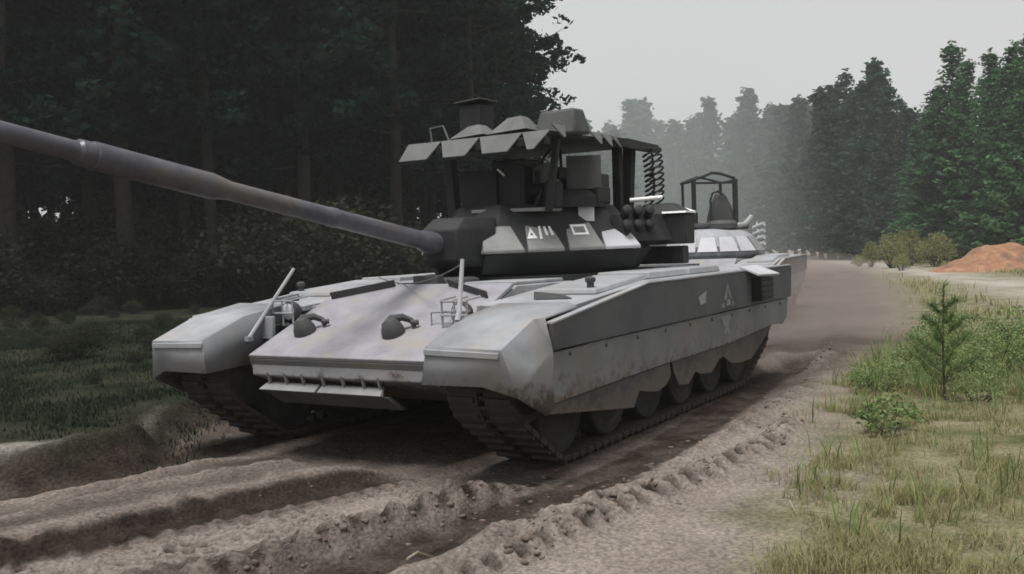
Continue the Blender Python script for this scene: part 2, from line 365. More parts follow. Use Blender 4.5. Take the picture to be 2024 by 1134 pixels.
def ground_piece(name, sel, label, m=SOIL):
    q = Q[sel]; u, inv = np.unique(q, return_inverse=True)
    me = mesh_np(name, V[u], inv.reshape(-1, 4), m, smooth=True)
    for nme, A in (('damp_shade', DAMP_SHADE), ('road', ROAD), ('sand', SAND)):
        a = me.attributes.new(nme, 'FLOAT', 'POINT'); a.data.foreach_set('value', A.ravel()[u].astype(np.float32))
    return setting(link(name, me), label=label)
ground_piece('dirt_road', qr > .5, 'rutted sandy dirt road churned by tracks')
forest_side = (DB.ravel()[Q].mean(1) < .8)
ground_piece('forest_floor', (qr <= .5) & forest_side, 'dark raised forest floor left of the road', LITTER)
ground_piece('verge_ground', (qr <= .5) & ~forest_side, 'grassy sandy verge right of the road')
def gz(x, y): return float(ground_fields(np.array([float(x)]), np.array([float(y)]))[0][0])

# ------------------------------------------------------------------ main tank
def smooth3(pts, n=6):
    P = [Vector(p) for p in pts]; out = []
    for i in range(len(P)-1):
        p0, p1, p2, p3 = P[max(i-1,0)], P[i], P[i+1], P[min(i+2,len(P)-1)]
        for k in range(n):
            t = k/n; out.append(.5*((2*p1)+(p2-p0)*t+(2*p0-5*p1+4*p2-p3)*t*t+(3*p1-p0-3*p2+p3)*t**3))
    return out+[P[-1]]
def mirror_pts(ps, s): return [(x, s*y, z) for x, y, z in ps]
def hull_parts(root):
    h = MB().prism([(2.97,.66),(2.97,.785),(1.65,1.34),(-3.3,1.33),(-3.3,.85),(-2.9,.45),(2.35,.42)], -.93, .93)
    h.box(2.2, -3.2, .925, 1.12, .95, 1.2); h.box(2.2, -3.2, -1.12, -.925, .95, 1.2)
    h.build('hull', M['paint'], root, .01)
    # front armour plate: slope (.42 per metre)
    g = MB(); n = Vector((.387, 0, .922))
    pl = [Vector((2.985,-.945,.80)), Vector((2.985,.945,.80)), Vector((1.72,.945,1.335)), Vector((1.72,-.945,1.335))]
    g.hexa([p - n*.0 for p in pl], [p + n*.035 for p in pl])
    gp = g.build('glacis_plate', M['pale_glacis'], root, .008)
    MB().hexa([(2.99,-.945,.80),(2.99,.945,.80),(2.94,.945,.672),(2.94,-.945,.672)], [(2.96,-.945,.80),(2.96,.945,.80),(2.91,.945,.672),(2.91,-.945,.672)]).build('front_lip', M['paint_side_shade'], gp, .004)
    b = MB()
    for k in range(2):
        y0, y1 = (-.90, -.02) if k == 0 else (.0, .90)
        b.hexa([(2.93,y0,.846),(2.93,y1,.846),(2.80,y1,.902),(2.80,y0,.902)], [(2.935,y0,.860),(2.935,y1,.860),(2.805,y1,.916),(2.805,y0,.916)])
    b.build('reinforcing_strip', M['pale_glacis'], gp, .004)
    def gl(x, y, up=0): return Vector((x, y, .835+.4195*(2.985-x)+up))
    # splash board
    for s in (-1, 1):
        w = MB(); a0, a1 = gl(2.02, s*.86), gl(1.78, s*.30)
        w.hexa([a0, a1, a1+Vector((-.02,0,0)), a0+Vector((-.02,0,0))], [p+Vector((.03,0,.07)) for p in (a0, a1, a1+Vector((-.02,0,0)), a0+Vector((-.02,0,0)))])
        w.build('splash_board', M['paint_dark'], root, .004)
    for s, yy in ((-1, -.62), (1, .345)):
        t = MB(); o = gl(2.60, yy)
        t.lathe([(0,.10),(.04,.095),(.10,.07),(.13,.04)], o+Vector((.02,-.02,0)), (.39,0,.92), 14)
        t.tube([o+Vector(p) for p in ((.06,-.05,.01),(.07,-.055,.07),(.03,-.03,.12),(-.04,.03,.13),(-.09,.08,.10),(-.08,.12,.06))], [.035,.04,.036,.03,.024,.02], 8)
        t.cyl(o+Vector((-.06,.10,.085)), o+Vector((-.10,.15,.085)), .022)
        t.build('tow_hook', M['paint_dark'], root)
    # driver's hatch and periscope
    d = MB().lathe([(0,.30),(.05,.29),(.07,.24)], (1.35,0,1.345), (0,0,1), 20); d.box(1.62, 1.72, -.14, .14, 1.34, 1.44)
    d.build('driver_hatch', M['paint_dark'], root, .006)
    # plates on the front of the hull roof
    for y0, y1, x0, x1 in ((-.90,-.36,.75,1.62), (.36,.90,.75,1.62)):
        MB().box(x0, x1, y0, y1, 1.342, 1.372).build('deck_plate', M['paint'], root, .008)
    # lower flap of the self-entrenching blade
    f = MB().hexa([(2.93,-.80,.60),(2.93,-.21,.60),(3.0,-.215,.545),(3.0,-.84,.545)], [(2.90,-.80,.60),(2.90,-.21,.60),(2.96,-.215,.53),(2.96,-.84,.53)])
    f.hexa([(2.93,-.185,.60),(2.93,.44,.60),(3.0,.47,.545),(3.0,-.19,.545)], [(2.90,-.185,.60),(2.90,.44,.60),(2.96,.47,.53),(2.96,-.19,.53)])
    f.build('entrenching_blade', M['paint_nomud'], root, .005)
    MB().hexa([(2.96,-.82,.53),(2.96,.50,.53),(2.86,.58,.42),(2.86,-.70,.42)], [(2.90,-.82,.53),(2.90,.50,.53),(2.80,.58,.42),(2.80,-.70,.42)]).build('blade_plate', M['paint_dark'], root, .004)
    for y in (-.76,-.57,-.38,-.16,.05,.26,.42):
        MB().hexa([(2.955,y,.60),(2.955,y+.018,.60),(2.98,y+.018,.685),(2.98,y,.685)], [(2.93,y,.60),(2.93,y+.018,.60),(2.955,y+.018,.685),(2.955,y,.685)]).build('blade_hinge', M['paint_nomud'], root)
    # engine deck
    MB().box(-3.2, -1.45, -.9, .9, 1.335, 1.385).build('engine_deck', M['paint'], root, .01)
    for i in range(8):
        MB().box(-3.05+i*.2, -2.93+i*.2, .1, .86, 1.385, 1.41).build('deck_louvre', M['paint_dark'], root, .004)
    MB().box(-3.34, -3.30, -.9, .9, .5, 1.3).build('rear_plate', M['paint'], root, .006)

def fender_parts(root, s):
    P = lambda *p: (p[0], s*p[1], p[2])
    m = MB()
    a0,a1,b0,b1,c0,c1 = P(3.30,1.15,.975),P(3.30,1.77,.96),P(2.84,1.15,1.14),P(2.84,1.77,1.135),P(2.30,1.15,1.215),P(2.30,1.77,1.225)
    d0,d1,d2 = P(3.31,1.11,.705),P(3.31,1.62,.71),P(3.24,1.86,.63)
    e,f,g,h,k = P(3.06,1.885,.815),P(2.79,1.885,.915),P(2.79,1.88,.50),P(2.90,1.88,.46),P(2.80,1.84,1.14)
    vs = [a0,a1,b0,b1,c0,c1,d0,d1,d2,e,f,g,h,k,P(2.45,1.15,.74),P(2.30,1.84,1.19)]
    fs = [(0,1,3,2),(2,3,5,4),(0,6,7,1),(1,7,8),(1,8,9),(1,9,10,3),(3,10,13),(9,8,12,11,10),(3,13,15,5)]
    m.add(vs, fs); mg = m.build('mudguard', M['paint'], root, 0, .016)
    iw = MB(); iw.add([a0,b0,c0,P(2.45,1.15,.74),d0], [(0,1,2,3,4)]); iw.build('mudguard_wall', M['paint_side_shade'], mg, 0, .014)
    MB().hexa([P(3.305,1.14,.915),P(3.305,1.76,.90),P(3.305,1.76,.945),P(3.305,1.14,.96)], [P(3.325,1.14,.915),P(3.325,1.76,.90),P(3.325,1.76,.945),P(3.325,1.14,.96)]).build('mudguard_lip', M['paint'], mg, .006)
    MB().hexa([P(3.20,1.17,1.03),P(3.20,1.74,1.018),P(2.50,1.74,1.20),P(2.50,1.17,1.198)], [P(3.20,1.17,1.05),P(3.20,1.74,1.038),P(2.50,1.74,1.222),P(2.50,1.17,1.22)])
    MB().prism([(2.31,1.155),(2.31,1.205),(.8,1.335),(-3.35,1.36),(-3.35,1.31),(.8,1.285)], s*.935, s*1.80).build('fender', M['paint'], root, .006)
    for x0, x1, z in ((1.72,.66,.05), (.60,-.35,.07), (-.42,-1.35,.07)):
        zz = lambda x: 1.205+(2.31-x)*.0861 if x > .8 else 1.335+(.8-x)*.006
        MB().hexa([P(x0,1.16,zz(x0)+.002),P(x1,1.16,zz(x1)+.002),P(x1,1.72,zz(x1)+.002),P(x0,1.72,zz(x0)+.002)],
                  [P(x0-.02,1.18,zz(x0)+z),P(x1+.02,1.18,zz(x1)+z),P(x1+.02,1.70,zz(x1)+z),P(x0-.02,1.70,zz(x0)+z)]).build('stowage_box', M['paint'], root, .012)
    MB().hexa([P(2.02,1.30,1.235),P(1.98,1.62,1.238),P(1.94,1.62,1.241),P(1.98,1.30,1.239)], [P(2.01,1.30,1.30),P(1.96,1.52,1.275),P(1.93,1.52,1.275),P(1.99,1.30,1.30)]).build('tow_cable_clamp', M['paint_dark'], root, .004)
    MB().lathe([(0,.03),(.06,.03),(.075,.045),(.10,.045),(.115,.02)], P(1.62,1.62,1.29), (0,0,1), 10).build('filler_cap', M['paint_dark'], root)
    # skirts
    up = MB().prism([(2.80,1.10),(1.66,1.24),(1.06,1.312),(-1.98,1.325),(-3.55,1.345),(-3.50,.955),(2.775,.912)], s*1.865, s*1.90)
    u = up.build('upper_skirt', M['upper_dark'], root, .006)
    MB().hexa([P(2.80,1.84,1.103),P(2.80,1.905,1.103),P(1.06,1.905,1.315),P(1.06,1.84,1.315)], [P(2.80,1.84,1.116),P(2.80,1.905,1.116),P(1.06,1.905,1.328),P(1.06,1.84,1.328)]).hexa(
        [P(1.06,1.84,1.315),P(1.06,1.905,1.315),P(-3.55,1.905,1.348),P(-3.55,1.84,1.348)], [P(1.06,1.84,1.328),P(1.06,1.905,1.328),P(-3.55,1.905,1.361),P(-3.55,1.84,1.361)]).build('skirt_lip', M['paint'], u)
    lo = MB().prism([(2.785,.895),(-3.47,.935),(-3.22,.64),(-2.80,.655),(-1.1,.582),(.84,.568),(2.785,.525)], s*1.845, s*1.872)
    l = lo.build('lower_skirt', M['paint_side_shade'], root, .005)
    for poly in ([(2.87,.462),(2.76,.520),(.50,.560),(.48,.44),(.60,.37),(.80,.34),(1.02,.37),(1.2,.40),(1.33,.275),(1.9,.345)],
                 [(.45,.562),(-2.78,.645),(-2.35,.47),(-1.95,.33),(-1.6,.33),(-1.25,.36),(-.98,.46),(-.85,.44),(-.62,.335),(-.3,.36),(-.16,.40),(.05,.305),(.28,.33),(.40,.46)]):
        MB().prism(poly, s*1.838, s*1.850).build('rubber_flap', M['flap'], root)
    MB().prism([(-3.30,1.30),(-3.56,1.30),(-3.50,.70),(-3.30,.62)], s*1.2, s*1.84).build('rear_mudguard', M['paint_side_shade'], root, .006)

def hull2(x): return x
def circle_pts(cx, cz, r, n=48): return [(cx+r*math.cos(2*math.pi*i/n), cz+r*math.sin(2*math.pi*i/n)) for i in range(n)]
def convex(ps):
    ps = sorted(set(ps))
    def half(q):
        h = []
        for p in q:
            while len(h) > 1 and (h[-1][0]-h[-2][0])*(p[1]-h[-2][1])-(h[-1][1]-h[-2][1])*(p[0]-h[-2][0]) <= 0: h.pop()
            h.append(p)
        return h
    a, b = half(ps), half(ps[::-1]); return a[:-1]+b[:-1]
WX = (2.22, 1.36, .50, -.36, -1.22, -2.08); WZ = .415
def running_gear(root):
    rim = MB().lathe([(-.20,.28),(-.19,.31),(.19,.31),(.20,.28),(.165,.25),(.10,.17),(.13,.11),(.17,.10),(.175,.02)], (0,0,0), (0,1,0), 28).mesh('rim', M['wheel'])
    tyre = MB().lathe([(-.19,.305),(-.20,.36),(-.18,.375),(.18,.375),(.20,.36),(.19,.305)], (0,0,0), (0,1,0), 32).mesh('tyre', M['rubber'])
    hub = MB().lathe([(0,.075),(.05,.07),(.06,.03)], (0,.165,0), (0,1,0), 14).mesh('hub', M['wheel'])
    lk = MB()
    lk.box(-.062,.062,-.28,-.03,-.02,.02); lk.box(-.062,.062,.03,.28,-.02,.02)
    lk.cyl((.066,-.29,0),(.066,.29,0),.018,None,8)
    for y0, y1 in ((-.27,-.05),(.05,.27)): lk.box(-.02,.02,y0,y1,.02,.045)
    lk.box(-.02,.02,-.03,.03,-.09,0)
    lkm = lk.mesh('track_link', M['track'])
    sprk = MB().lathe([(-.22,.18),(-.22,.33),(-.18,.33),(-.16,.24),(.16,.24),(.18,.33),(.22,.33),(.22,.18),(.12,.12),(.12,.02)], (0,0,0), (0,1,0), 26)
    for i in range(14):
        a = 2*math.pi*i/14
        for yy in (-.2, .2): sprk.box(.32, .375, yy-.02, yy+.02, -.03, .03, Matrix.Rotation(a, 4, 'Y'))
    sprm = sprk.mesh('drive_sprocket', M['wheel'])
    idl = MB().lathe([(-.20,.20),(-.20,.30),(-.05,.30),(-.05,.24),(.05,.24),(.05,.30),(.20,.30),(.20,.24),(.10,.12),(.12,.02)], (0,0,0), (0,1,0), 26).mesh('idler_wheel', M['wheel'])
    for s in (1, -1):
        fl = 0 if s == 1 else math.pi
        for x in WX:
            w = link('road_wheel', rim, root, (x, s*1.43, WZ), (0, rnd.random()*6, fl))
            link('tyre', tyre, w); link('hub', hub, w)
        link('idler_wheel', idl, root, (2.72, s*1.43, .66), (0,0,fl)); link('drive_sprocket', sprm, root, (-2.80, s*1.43, .70), (0,0,fl))
        path = []
        for cx, cz, r in [(2.72,.66,.325), (-2.80,.70,.36)] + [(x, WZ, .395) for x in WX]: path += circle_pts(cx, cz, r)
        L = np.array(convex(path)); L = np.vstack([L, L[:1]]); seg = np.hypot(*np.diff(L, axis=0).T); acc = np.r_[0, np.cumsum(seg)]
        n = int(acc[-1]/.137)
        for i in range(n):
            d = acc[-1]*(i+.5)/n; x = np.interp(d, acc, L[:,0]); z = np.interp(d, acc, L[:,1])
            d2 = (d+.05) % acc[-1]; d1 = (d-.05) % acc[-1]
            tx = np.interp(d2, acc, L[:,0])-np.interp(d1, acc, L[:,0]); tz = np.interp(d2, acc, L[:,1])-np.interp(d1, acc, L[:,1])
            # hull runs anticlockwise: outward is to the right of travel
            o = link('track_link', lkm, root); t = Vector((tx,0,tz)).normalized(); nn = Vector((t.z,0,-t.x))
            o.matrix_local = Matrix(((t.x,0,nn.x,x),(0,1,0,s*1.43),(t.z,0,nn.z,z),(0,0,0,1)))
M['pale_glacis'] = mat('dusty_front_paint', (.195,.193,.21), (.275,.272,.292), .6, 3.5, .10, 12, c3=(.25,.235,.21), s3=2.4)
M['paint_side_shade'] = mat('side_shade_paint', (.122,.128,.135), (.172,.179,.187), .68, 1.8, .3, 2.2, c3=(.16,.145,.125), s3=1.6, mud=(.38,.92))  # darker copy of the hull paint with side shade in its colour, plus mud
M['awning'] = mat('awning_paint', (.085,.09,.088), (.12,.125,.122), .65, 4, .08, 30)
M['upper_dark'] = mat('upper_skirt_dark', (.048,.052,.058), (.075,.080,.087), .66, 1.8, .3, 2.2, c3=(.085,.082,.078), s3=1.1)  # upper skirt colour, set darker than the lower skirt
M['wheel'] = mat('dusty_wheel_paint', (.018,.018,.018), (.05,.046,.042), .8, 4, .1, 30)

tank = link('battle_tank', None, None, (TANK[0], TANK[1], 0), (0, 0, TROT))
tag(tank, 'near grey battle tank with slatted roof screen and long gun crossing the picture', 'tank')
hull_parts(tank)
for s_ in (1, -1): fender_parts(tank, s_)
running_gear(tank)

bolt = MB().lathe([(0,.016),(.010,.016),(.014,.010)], (0,0,0), (0,1,0), 6).mesh('bolt', M['paint_side_shade'])
for x in np.arange(2.5, -3.4, -.62): link('bolt', bolt, tank, (float(x), 1.872, .86+.006*(2.5-x)))
for x in np.arange(2.6, -2.6, -.52): link('bolt', bolt, tank, (float(x), 1.872, .555+.012*(2.6-x)))
# lamps, poles and small fittings of the near tank
def headlight(root, x, y, z, s):
    g = MB()
    g.lathe([(0,.05),(.05,.085),(.12,.09),(.13,.075)], (x-.1,y,z+.06), (1,0,0), 16)
    hl = g.build('headlight', M['paint_dark'], root)
    MB().lathe([(0,.074),(.008,.06)], (x+.031,y,z+.06), (1,0,0), 16).build('lens', M['glass'], hl)
    c = MB()
    for dy in (-.12, 0, .12): c.tube([(x-.1,y+dy,z-.06),(x+.09,y+dy,z-.06),(x+.10,y+dy,z+.17),(x-.1,y+dy,z+.19)], .010, 6)
    c.tube([(x+.10,y-.13,z+.05),(x+.10,y+.13,z+.05)], .010, 6); c.tube([(x+.10,y-.13,z+.16),(x+.10,y+.13,z+.16)], .010, 6)
    c.build('lamp_guard', M['paint'], hl)
headlight(tank, 2.40, -1.02, 1.10, -1); headlight(tank, 2.42, .86, 1.09, 1)
MB().box(2.60, 2.64, -1.16, -1.01, .93, 1.13).build('reflector_plate', M['paint'], tank, .006)
MB().tube([(2.47,.60,1.06),(2.47,.60,1.16),(2.47,.98,1.17)], .009, 6).build('guard_rod', M['paint'], tank)
p = MB().cyl((2.83,-1.10,.96), (2.20,-1.15,1.54), .020, .016, 8); p.box(2.81, 2.87, -1.12, -1.07, .93, .97); p.build('width_pole', M['paint'], tank)
MB().tube([(2.90,1.15,1.13),(2.87,1.15,1.2),(2.805,1.15,1.585)], [.022,.02,.015], 8).build('width_pole', M['pale'], tank)
wire = [Vector((2.81,1.15,1.55)).lerp(Vector((1.15,-1.0,1.42)), t)+Vector((0,0,-.10*4*t*(1-t))) for t in np.linspace(0,1,12)]
MB().tube(wire, .006, 5).build('wire', M['metal'], tank)
# exhaust on the left side
x_ = MB().hexa([(-1.62,1.84,1.37),(-2.25,1.84,1.37),(-2.36,2.07,1.26),(-1.72,2.03,1.27)], [(-1.62,1.84,1.395),(-2.25,1.84,1.395),(-2.37,2.08,1.285),(-1.73,2.04,1.295)])
x_.build('exhaust_cover', M['pale'], tank, .006)
MB().box(-2.30, -1.86, 1.905, 2.02, .99, 1.25).build('exhaust_outlet', M['black'], tank, .01)
for k in range(4): MB().box(-2.28, -1.88, 1.90, 2.035, 1.02+.065*k, 1.035+.065*k).build('exhaust_fin', M['rubber'], tank)
# painted emblem on the left skirt (flat print)
def flat(ps, y): return [(x, y, z) for x, z in ps]
YE = 1.9035
em = MB()
em.add(flat([(-1.02,1.235),(-.90,1.06),(-.99,1.06),(-1.035,1.15)], YE), [(0,1,2,3)])
em.add(flat([(-1.02,1.235),(-1.035,1.15),(-1.09,1.06),(-1.17,1.06)], YE), [(0,1,2,3)])
em.add(flat([(-.99,1.06),(-1.09,1.06),(-1.12,.995),(-.96,.995)], YE), [(0,1,2,3)])
em.add(flat([(-.83,1.02),(-.80,.985),(-.93,.975),(-.91,1.03)], YE), [(0,1,2,3)])
em.add(flat([(-1.18,1.05),(-1.24,.985),(-1.14,.98)], YE), [(0,1,2)])
em.build('emblem', M['faded'], tank)
em = MB(); em.add(flat([(-.82,.885),(-1.22,.90),(-1.13,.80),(-1.13,.70),(-.95,.70),(-.95,.80)], 1.8755), [(0,1,2,3,4,5)]); em.build('emblem', M['faded'], tank)
em = MB(); em.add(flat([(-.15,1.13),(-.38,1.18),(-.35,1.06),(-.2,1.05)], YE), [(0,1,2,3)]); em.build('worn_patch', M['paint'], tank)

# ---- turret
def loft(mb, poly, levels):
    n = len(poly); vs = [(px*sc+dx, py*sc, z) for z, sc, dx in levels for px, py in poly]
    fs = [(j*n+i, j*n+(i+1) % n, (j+1)*n+(i+1) % n, (j+1)*n+i) for j in range(len(levels)-1) for i in range(n)]
    fs += [tuple(range(n))[::-1], tuple(range((len(levels)-1)*n, len(levels)*n))]
    mb.add(vs, fs); return mb
TP = [(1.22,-.36),(1.22,.36),(.62,.86),(-.02,1.30),(-.62,1.28),(-1.30,.62),(-1.30,-.62),(-.62,-1.28),(-.02,-1.30),(.62,-.86)]
tb = loft(MB(), TP, [(1.37,.80,0),(1.45,.88,0),(1.62,.97,0),(1.88,.80,-.05),(2.06,.70,-.06),(2.10,.66,-.06)])
turret = tb.build('turret', M['turret'], tank, .012)
MB().lathe([(0,1.12),(.06,1.12)], (0,0,1.335), (0,0,1), 40).build('turret_ring', M['turret'], turret)
# armour tiles on both cheeks: outer bottom edge A->B, leaning inwards
def cheek(s):
    A, B = Vector((1.25, s*.34, 1.645)), Vector((-.08, s*1.36, 1.66)); d = B-A; Ln = d.length; d.normalize()
    inn = Vector((-d.y, d.x, 0))*s
    if inn.dot(Vector((-1, -s*1.0, 0))) < 0: inn = -inn
    spec = ((0, .415, .235, .23), (.455, .83, .275, .27), (.885, 1.26, .285, .285), (1.275, 1.66, .25, .30))
    tiles = []
    for i, (u0, u1, hh, dp) in enumerate(spec):
        t0, t1 = u0+.03, u1-.05
        q = [A+d*u0, A+d*u1, A+d*t1+inn*dp+Vector((0,0,hh)), A+d*(t0+.04)+inn*dp+Vector((0,0,hh))]
        off = inn*.13+Vector((0,0,-.05))
        lipd = Vector((0,0,-.03))
        mb = MB(); mb.hexa([p+off for p in q], q)
        mb.hexa([q[0]+lipd-inn*.0, q[1]+lipd, q[1]+lipd+inn*.12, q[0]+lipd+inn*.12], [q[0]-inn*.002, q[1]-inn*.002, q[1]+inn*.12, q[0]+inn*.12])
        o = mb.build('armour_tile', M['pale'] if (i == 3 and s == 1) else M['era'], turret, .006)
        tiles.append((o, q))
    lower = MB()
    for i in range(4):
        u0 = i*.42; a = A+d*(u0+.02)+inn*.03; b = A+d*(u0+.40)+inn*.03
        lower.hexa([a+Vector((0,0,-.04)), b+Vector((0,0,-.04)), b+inn*.10+Vector((0,0,-.22)), a+inn*.10+Vector((0,0,-.22))],
                   [a+inn*.05+Vector((0,0,-.04)), b+inn*.05+Vector((0,0,-.04)), b+inn*.15+Vector((0,0,-.22)), a+inn*.15+Vector((0,0,-.22))])
    lower.build('lower_armour_row', M['turret'], turret, .006)
    return tiles
tl = cheek(1); cheek(-1)
def on_tile(q, pts, lift=.006):
    n = (q[1]-q[0]).cross(q[3]-q[0]).normalized()
    if n.z < 0: n = -n
    out = []
    for u, v in pts:
        lo = q[0].lerp(q[1], u); hi = q[3].lerp(q[2], u); out.append(lo.lerp(hi, v)+n*lift)
    return out
def mark(q, polys, m, name, lift=.006, parent=None):
    mb = MB()
    for p_ in polys: mb.add(on_tile(q, p_, lift), [tuple(range(len(p_)))])
    return mb.build(name, m, parent)
# tactical sign: triangle, slash, two strokes; and a white framed plate on the next tile
q1 = tl[1][1]; q2 = tl[2][1]
def tri_frame(cx, cy, w, h): return [[(cx-w,cy-h),(cx+w,cy-h),(cx+w*.35,cy-h*.45),(cx-w*.35,cy-h*.45)], [(cx-w,cy-h),(cx-w*.35,cy-h*.45),(cx,cy+h*.1),(cx,cy+h)], [(cx+w,cy-h),(cx,cy+h),(cx,cy+h*.1),(cx+w*.35,cy-h*.45)]]
mark(q1, tri_frame(.17,.56,.165,.20) + [[(.40,.34),(.48,.34),(.56,.80),(.48,.80)], [(.63,.46),(.72,.46),(.745,.78),(.655,.78)], [(.81,.46),(.90,.46),(.93,.78),(.84,.78)]], M['white'], 'tactical_sign', .006, turret)
mark(q2, [[(.20,.42),(.74,.42),(.74,.49),(.20,.49)], [(.17,.71),(.77,.71),(.77,.79),(.17,.79)], [(.20,.49),(.28,.49),(.26,.71),(.18,.71)], [(.66,.49),(.74,.49),(.76,.71),(.68,.71)]], M['white'], 'tactical_sign', .006, turret)
mark(q2, [[(.33,.54),(.40,.54),(.40,.66),(.33,.66)], [(.44,.54),(.50,.54),(.50,.66),(.44,.66)], [(.54,.54),(.61,.54),(.61,.66),(.54,.66)]], M['era'], 'tactical_sign', .007, turret)
mark(q2, [[(.28,.49),(.66,.49),(.68,.71),(.26,.71)]], M['faded'], 'tactical_sign', .005, turret)
# mantlet and gun
PSI, EL = math.radians(-2), math.radians(9.6)
GD = Vector((math.cos(PSI)*math.cos(EL), math.sin(PSI)*math.cos(EL), math.sin(EL))); G0 = Vector((1.30*math.cos(PSI), 1.30*math.sin(PSI), 1.70))
mb = MB(); loft(mb, [(1.48,-.20),(1.48,.20),(1.0,.33),(.9,-.33)], [(1.50,.94,0),(1.56,1,0),(1.86,1,0),(1.97,.86,.05)])
mb.build('mantlet', M['turret'], turret, .02)
gun = MB().lathe([(-.05,.150),(.12,.145),(.14,.105),(.36,.10),(.40,.083),(1.5,.076),(1.52,.081),(1.58,.081),(1.60,.075),(2.6,.070),(2.7,.068),(3.6,.066),(3.62,.066),(5.55,.060),(5.57,.048)], G0, GD, 28).build('gun_barrel', M['barrel'], tank)
MB().lathe([(2.62,.070),(2.78,.094),(3.70,.092),(3.705,.083),(3.80,.082),(3.82,.066)], G0, GD, 28).build('fume_extractor', M['barrel'], gun)
for a_ in (.95, 2.05, 4.45, 5.3):
    MB().lathe([(a_,.064),(a_+.005,.083-.004*a_),(a_+.035,.083-.004*a_),(a_+.04,.064)], G0, GD, 24).build('sleeve_clamp', M['barrel'], gun)
# equipment on the turret roof
MB().box(.08,.50,-.02,.36,2.08,2.56).build('gunner_sight', M['black'], turret, .02)
MB().cyl((.51,.06,2.47),(.51,.14,2.40),.010,None,6).build('glint_rod', M['white'], turret)  # glint on the sight, put in as a white shape
r_ = MB().hexa([(.85,-.05,2.02),(.62,.62,2.02),(-.2,.75,2.02),(-.2,-.05,2.02)], [(.85,-.05,2.055),(.62,.62,2.055),(-.2,.75,2.055),(-.2,-.05,2.055)])
r_.build('roof_ledge', M['era'], turret, .006)
cp = MB().lathe([(0,.40),(.10,.40),(.16,.34),(.18,.30)], (-.05,.55,2.06), (0,0,1), 22); cp.build('commander_cupola', M['turret'], turret)
MB().hexa([(.16,.66,2.24),(.02,.98,2.24),(.0,.97,2.58),(.14,.65,2.58)], [(.12,.64,2.24),(-.02,.96,2.24),(-.04,.95,2.58),(.10,.63,2.58)]).build('gun_shield', M['paint_dark'], turret, .006)
MB().box(-.25,.05,.55,.95,2.10,2.26).build('ammunition_box', M['black'], turret, .01)
mg = MB().cyl((.15,.50,2.42),(.62,.36,2.52),.017,.014,8); mg.box(-.22,.16,.50,.58,2.36,2.48); mg.cyl((-.03,.54,2.2),(-.03,.54,2.38),.035,None,8); mg.box(.28,.40,.42,.50,2.30,2.44)
mg.build('machine_gun', M['turret'], turret, .005)
MB().hexa([(.66,-.30,2.04),(.54,.06,2.04),(.54,.06,2.46),(.66,-.30,2.46)], [(.62,-.31,2.04),(.50,.05,2.04),(.50,.05,2.46),(.62,-.31,2.46)]).build('sight_shield', M['turret'], turret, .008)
MB().hexa([(.20,.80,1.92),(.10,.93,1.91),(.06,.91,2.075),(.16,.78,2.085)], [(.17,.78,1.92),(.07,.91,1.91),(.03,.89,2.075),(.13,.76,2.085)]).build('hinged_plate', M['pale'], turret, .004)
for i in range(3):
    for j in range(2):
        o = Vector((-.18-.17*i, 1.12+.05*i, 1.80+.14*j)); MB().lathe([(0,.045),(.19,.045),(.20,.049),(.215,.046),(.225,.03)], o, (.75,.55,.38), 12).build('smoke_launcher', M['turret'], turret)
MB().hexa([(-.05,1.22,1.70),(-.75,1.42,1.70),(-.75,1.30,1.70),(-.05,1.10,1.70)], [(-.05,1.12,1.98),(-.75,1.3,1.98),(-.75,1.2,1.98),(-.05,1.02,1.98)]).build('launcher_rack', M['turret'], turret, .006)
MB().cyl((-.50,1.05,2.13),(-.66,1.35,2.15),.022,None,8).build('white_tube', M['white'], turret)
sb = MB().box(-1.08,-.82,1.02,1.54,1.66,1.97); sbo = sb.build('stowage_bin', M['turret'], turret, .015)
MB().hexa([(-.80,1.0,1.972),(-.80,1.56,1.972),(-1.10,1.56,1.972),(-1.10,1.0,1.972)], [(-.86,1.04,2.10),(-.90,1.36,2.10),(-1.06,1.36,2.10),(-1.06,1.04,2.10)]).build('lid', M['black'], sbo, .02)
MB().hexa([(-.80,1.28,1.985),(-.80,1.55,1.985),(-1.10,1.55,1.985),(-1.02,1.36,2.06)], [(-.81,1.28,2.005),(-.81,1.55,2.005),(-1.11,1.55,2.005),(-1.03,1.36,2.08)]).build('white_plate', M['white'], sbo)
MB().box(-1.05,-.86,.95,1.48,1.45,1.64).build('stowage_bin', M['black'], turret, .015)
MB().box(-1.70,-1.32,-.8,.62,1.55,1.98).build('stowage_bin', M['turret'], turret, .015)

for pts in ([(.30,.42,2.10),(.36,.50,2.30),(.30,.46,2.52),(.18,.50,2.66)], [(-.30,.30,2.12),(-.25,.38,2.4),(-.32,.34,2.72)], [(.56,.50,2.05),(.50,.55,2.22),(.40,.52,2.28),(.34,.60,2.12)]):
    MB().tube(smooth3(pts), .016, 6).build('cable', M['black'], turret)
MB().lathe([(0,.10),(.22,.10),(.26,.075),(.27,.03)], (.38,.62,2.06), (0,0,1), 16).build('periscope', M['turret'], turret, .004)
MB().box(.22,.40,.40,.54,2.30,2.50).build('thermal_camera', M['paint_dark'], turret, .012)
MB().box(-.55,-.30,.45,.80,2.08,2.42).build('radio_box', M['paint_dark'], turret, .012)
MB().box(-.15,.12,-.45,-.15,2.08,2.40).build('hatch_cover', M['turret'], turret, .02)
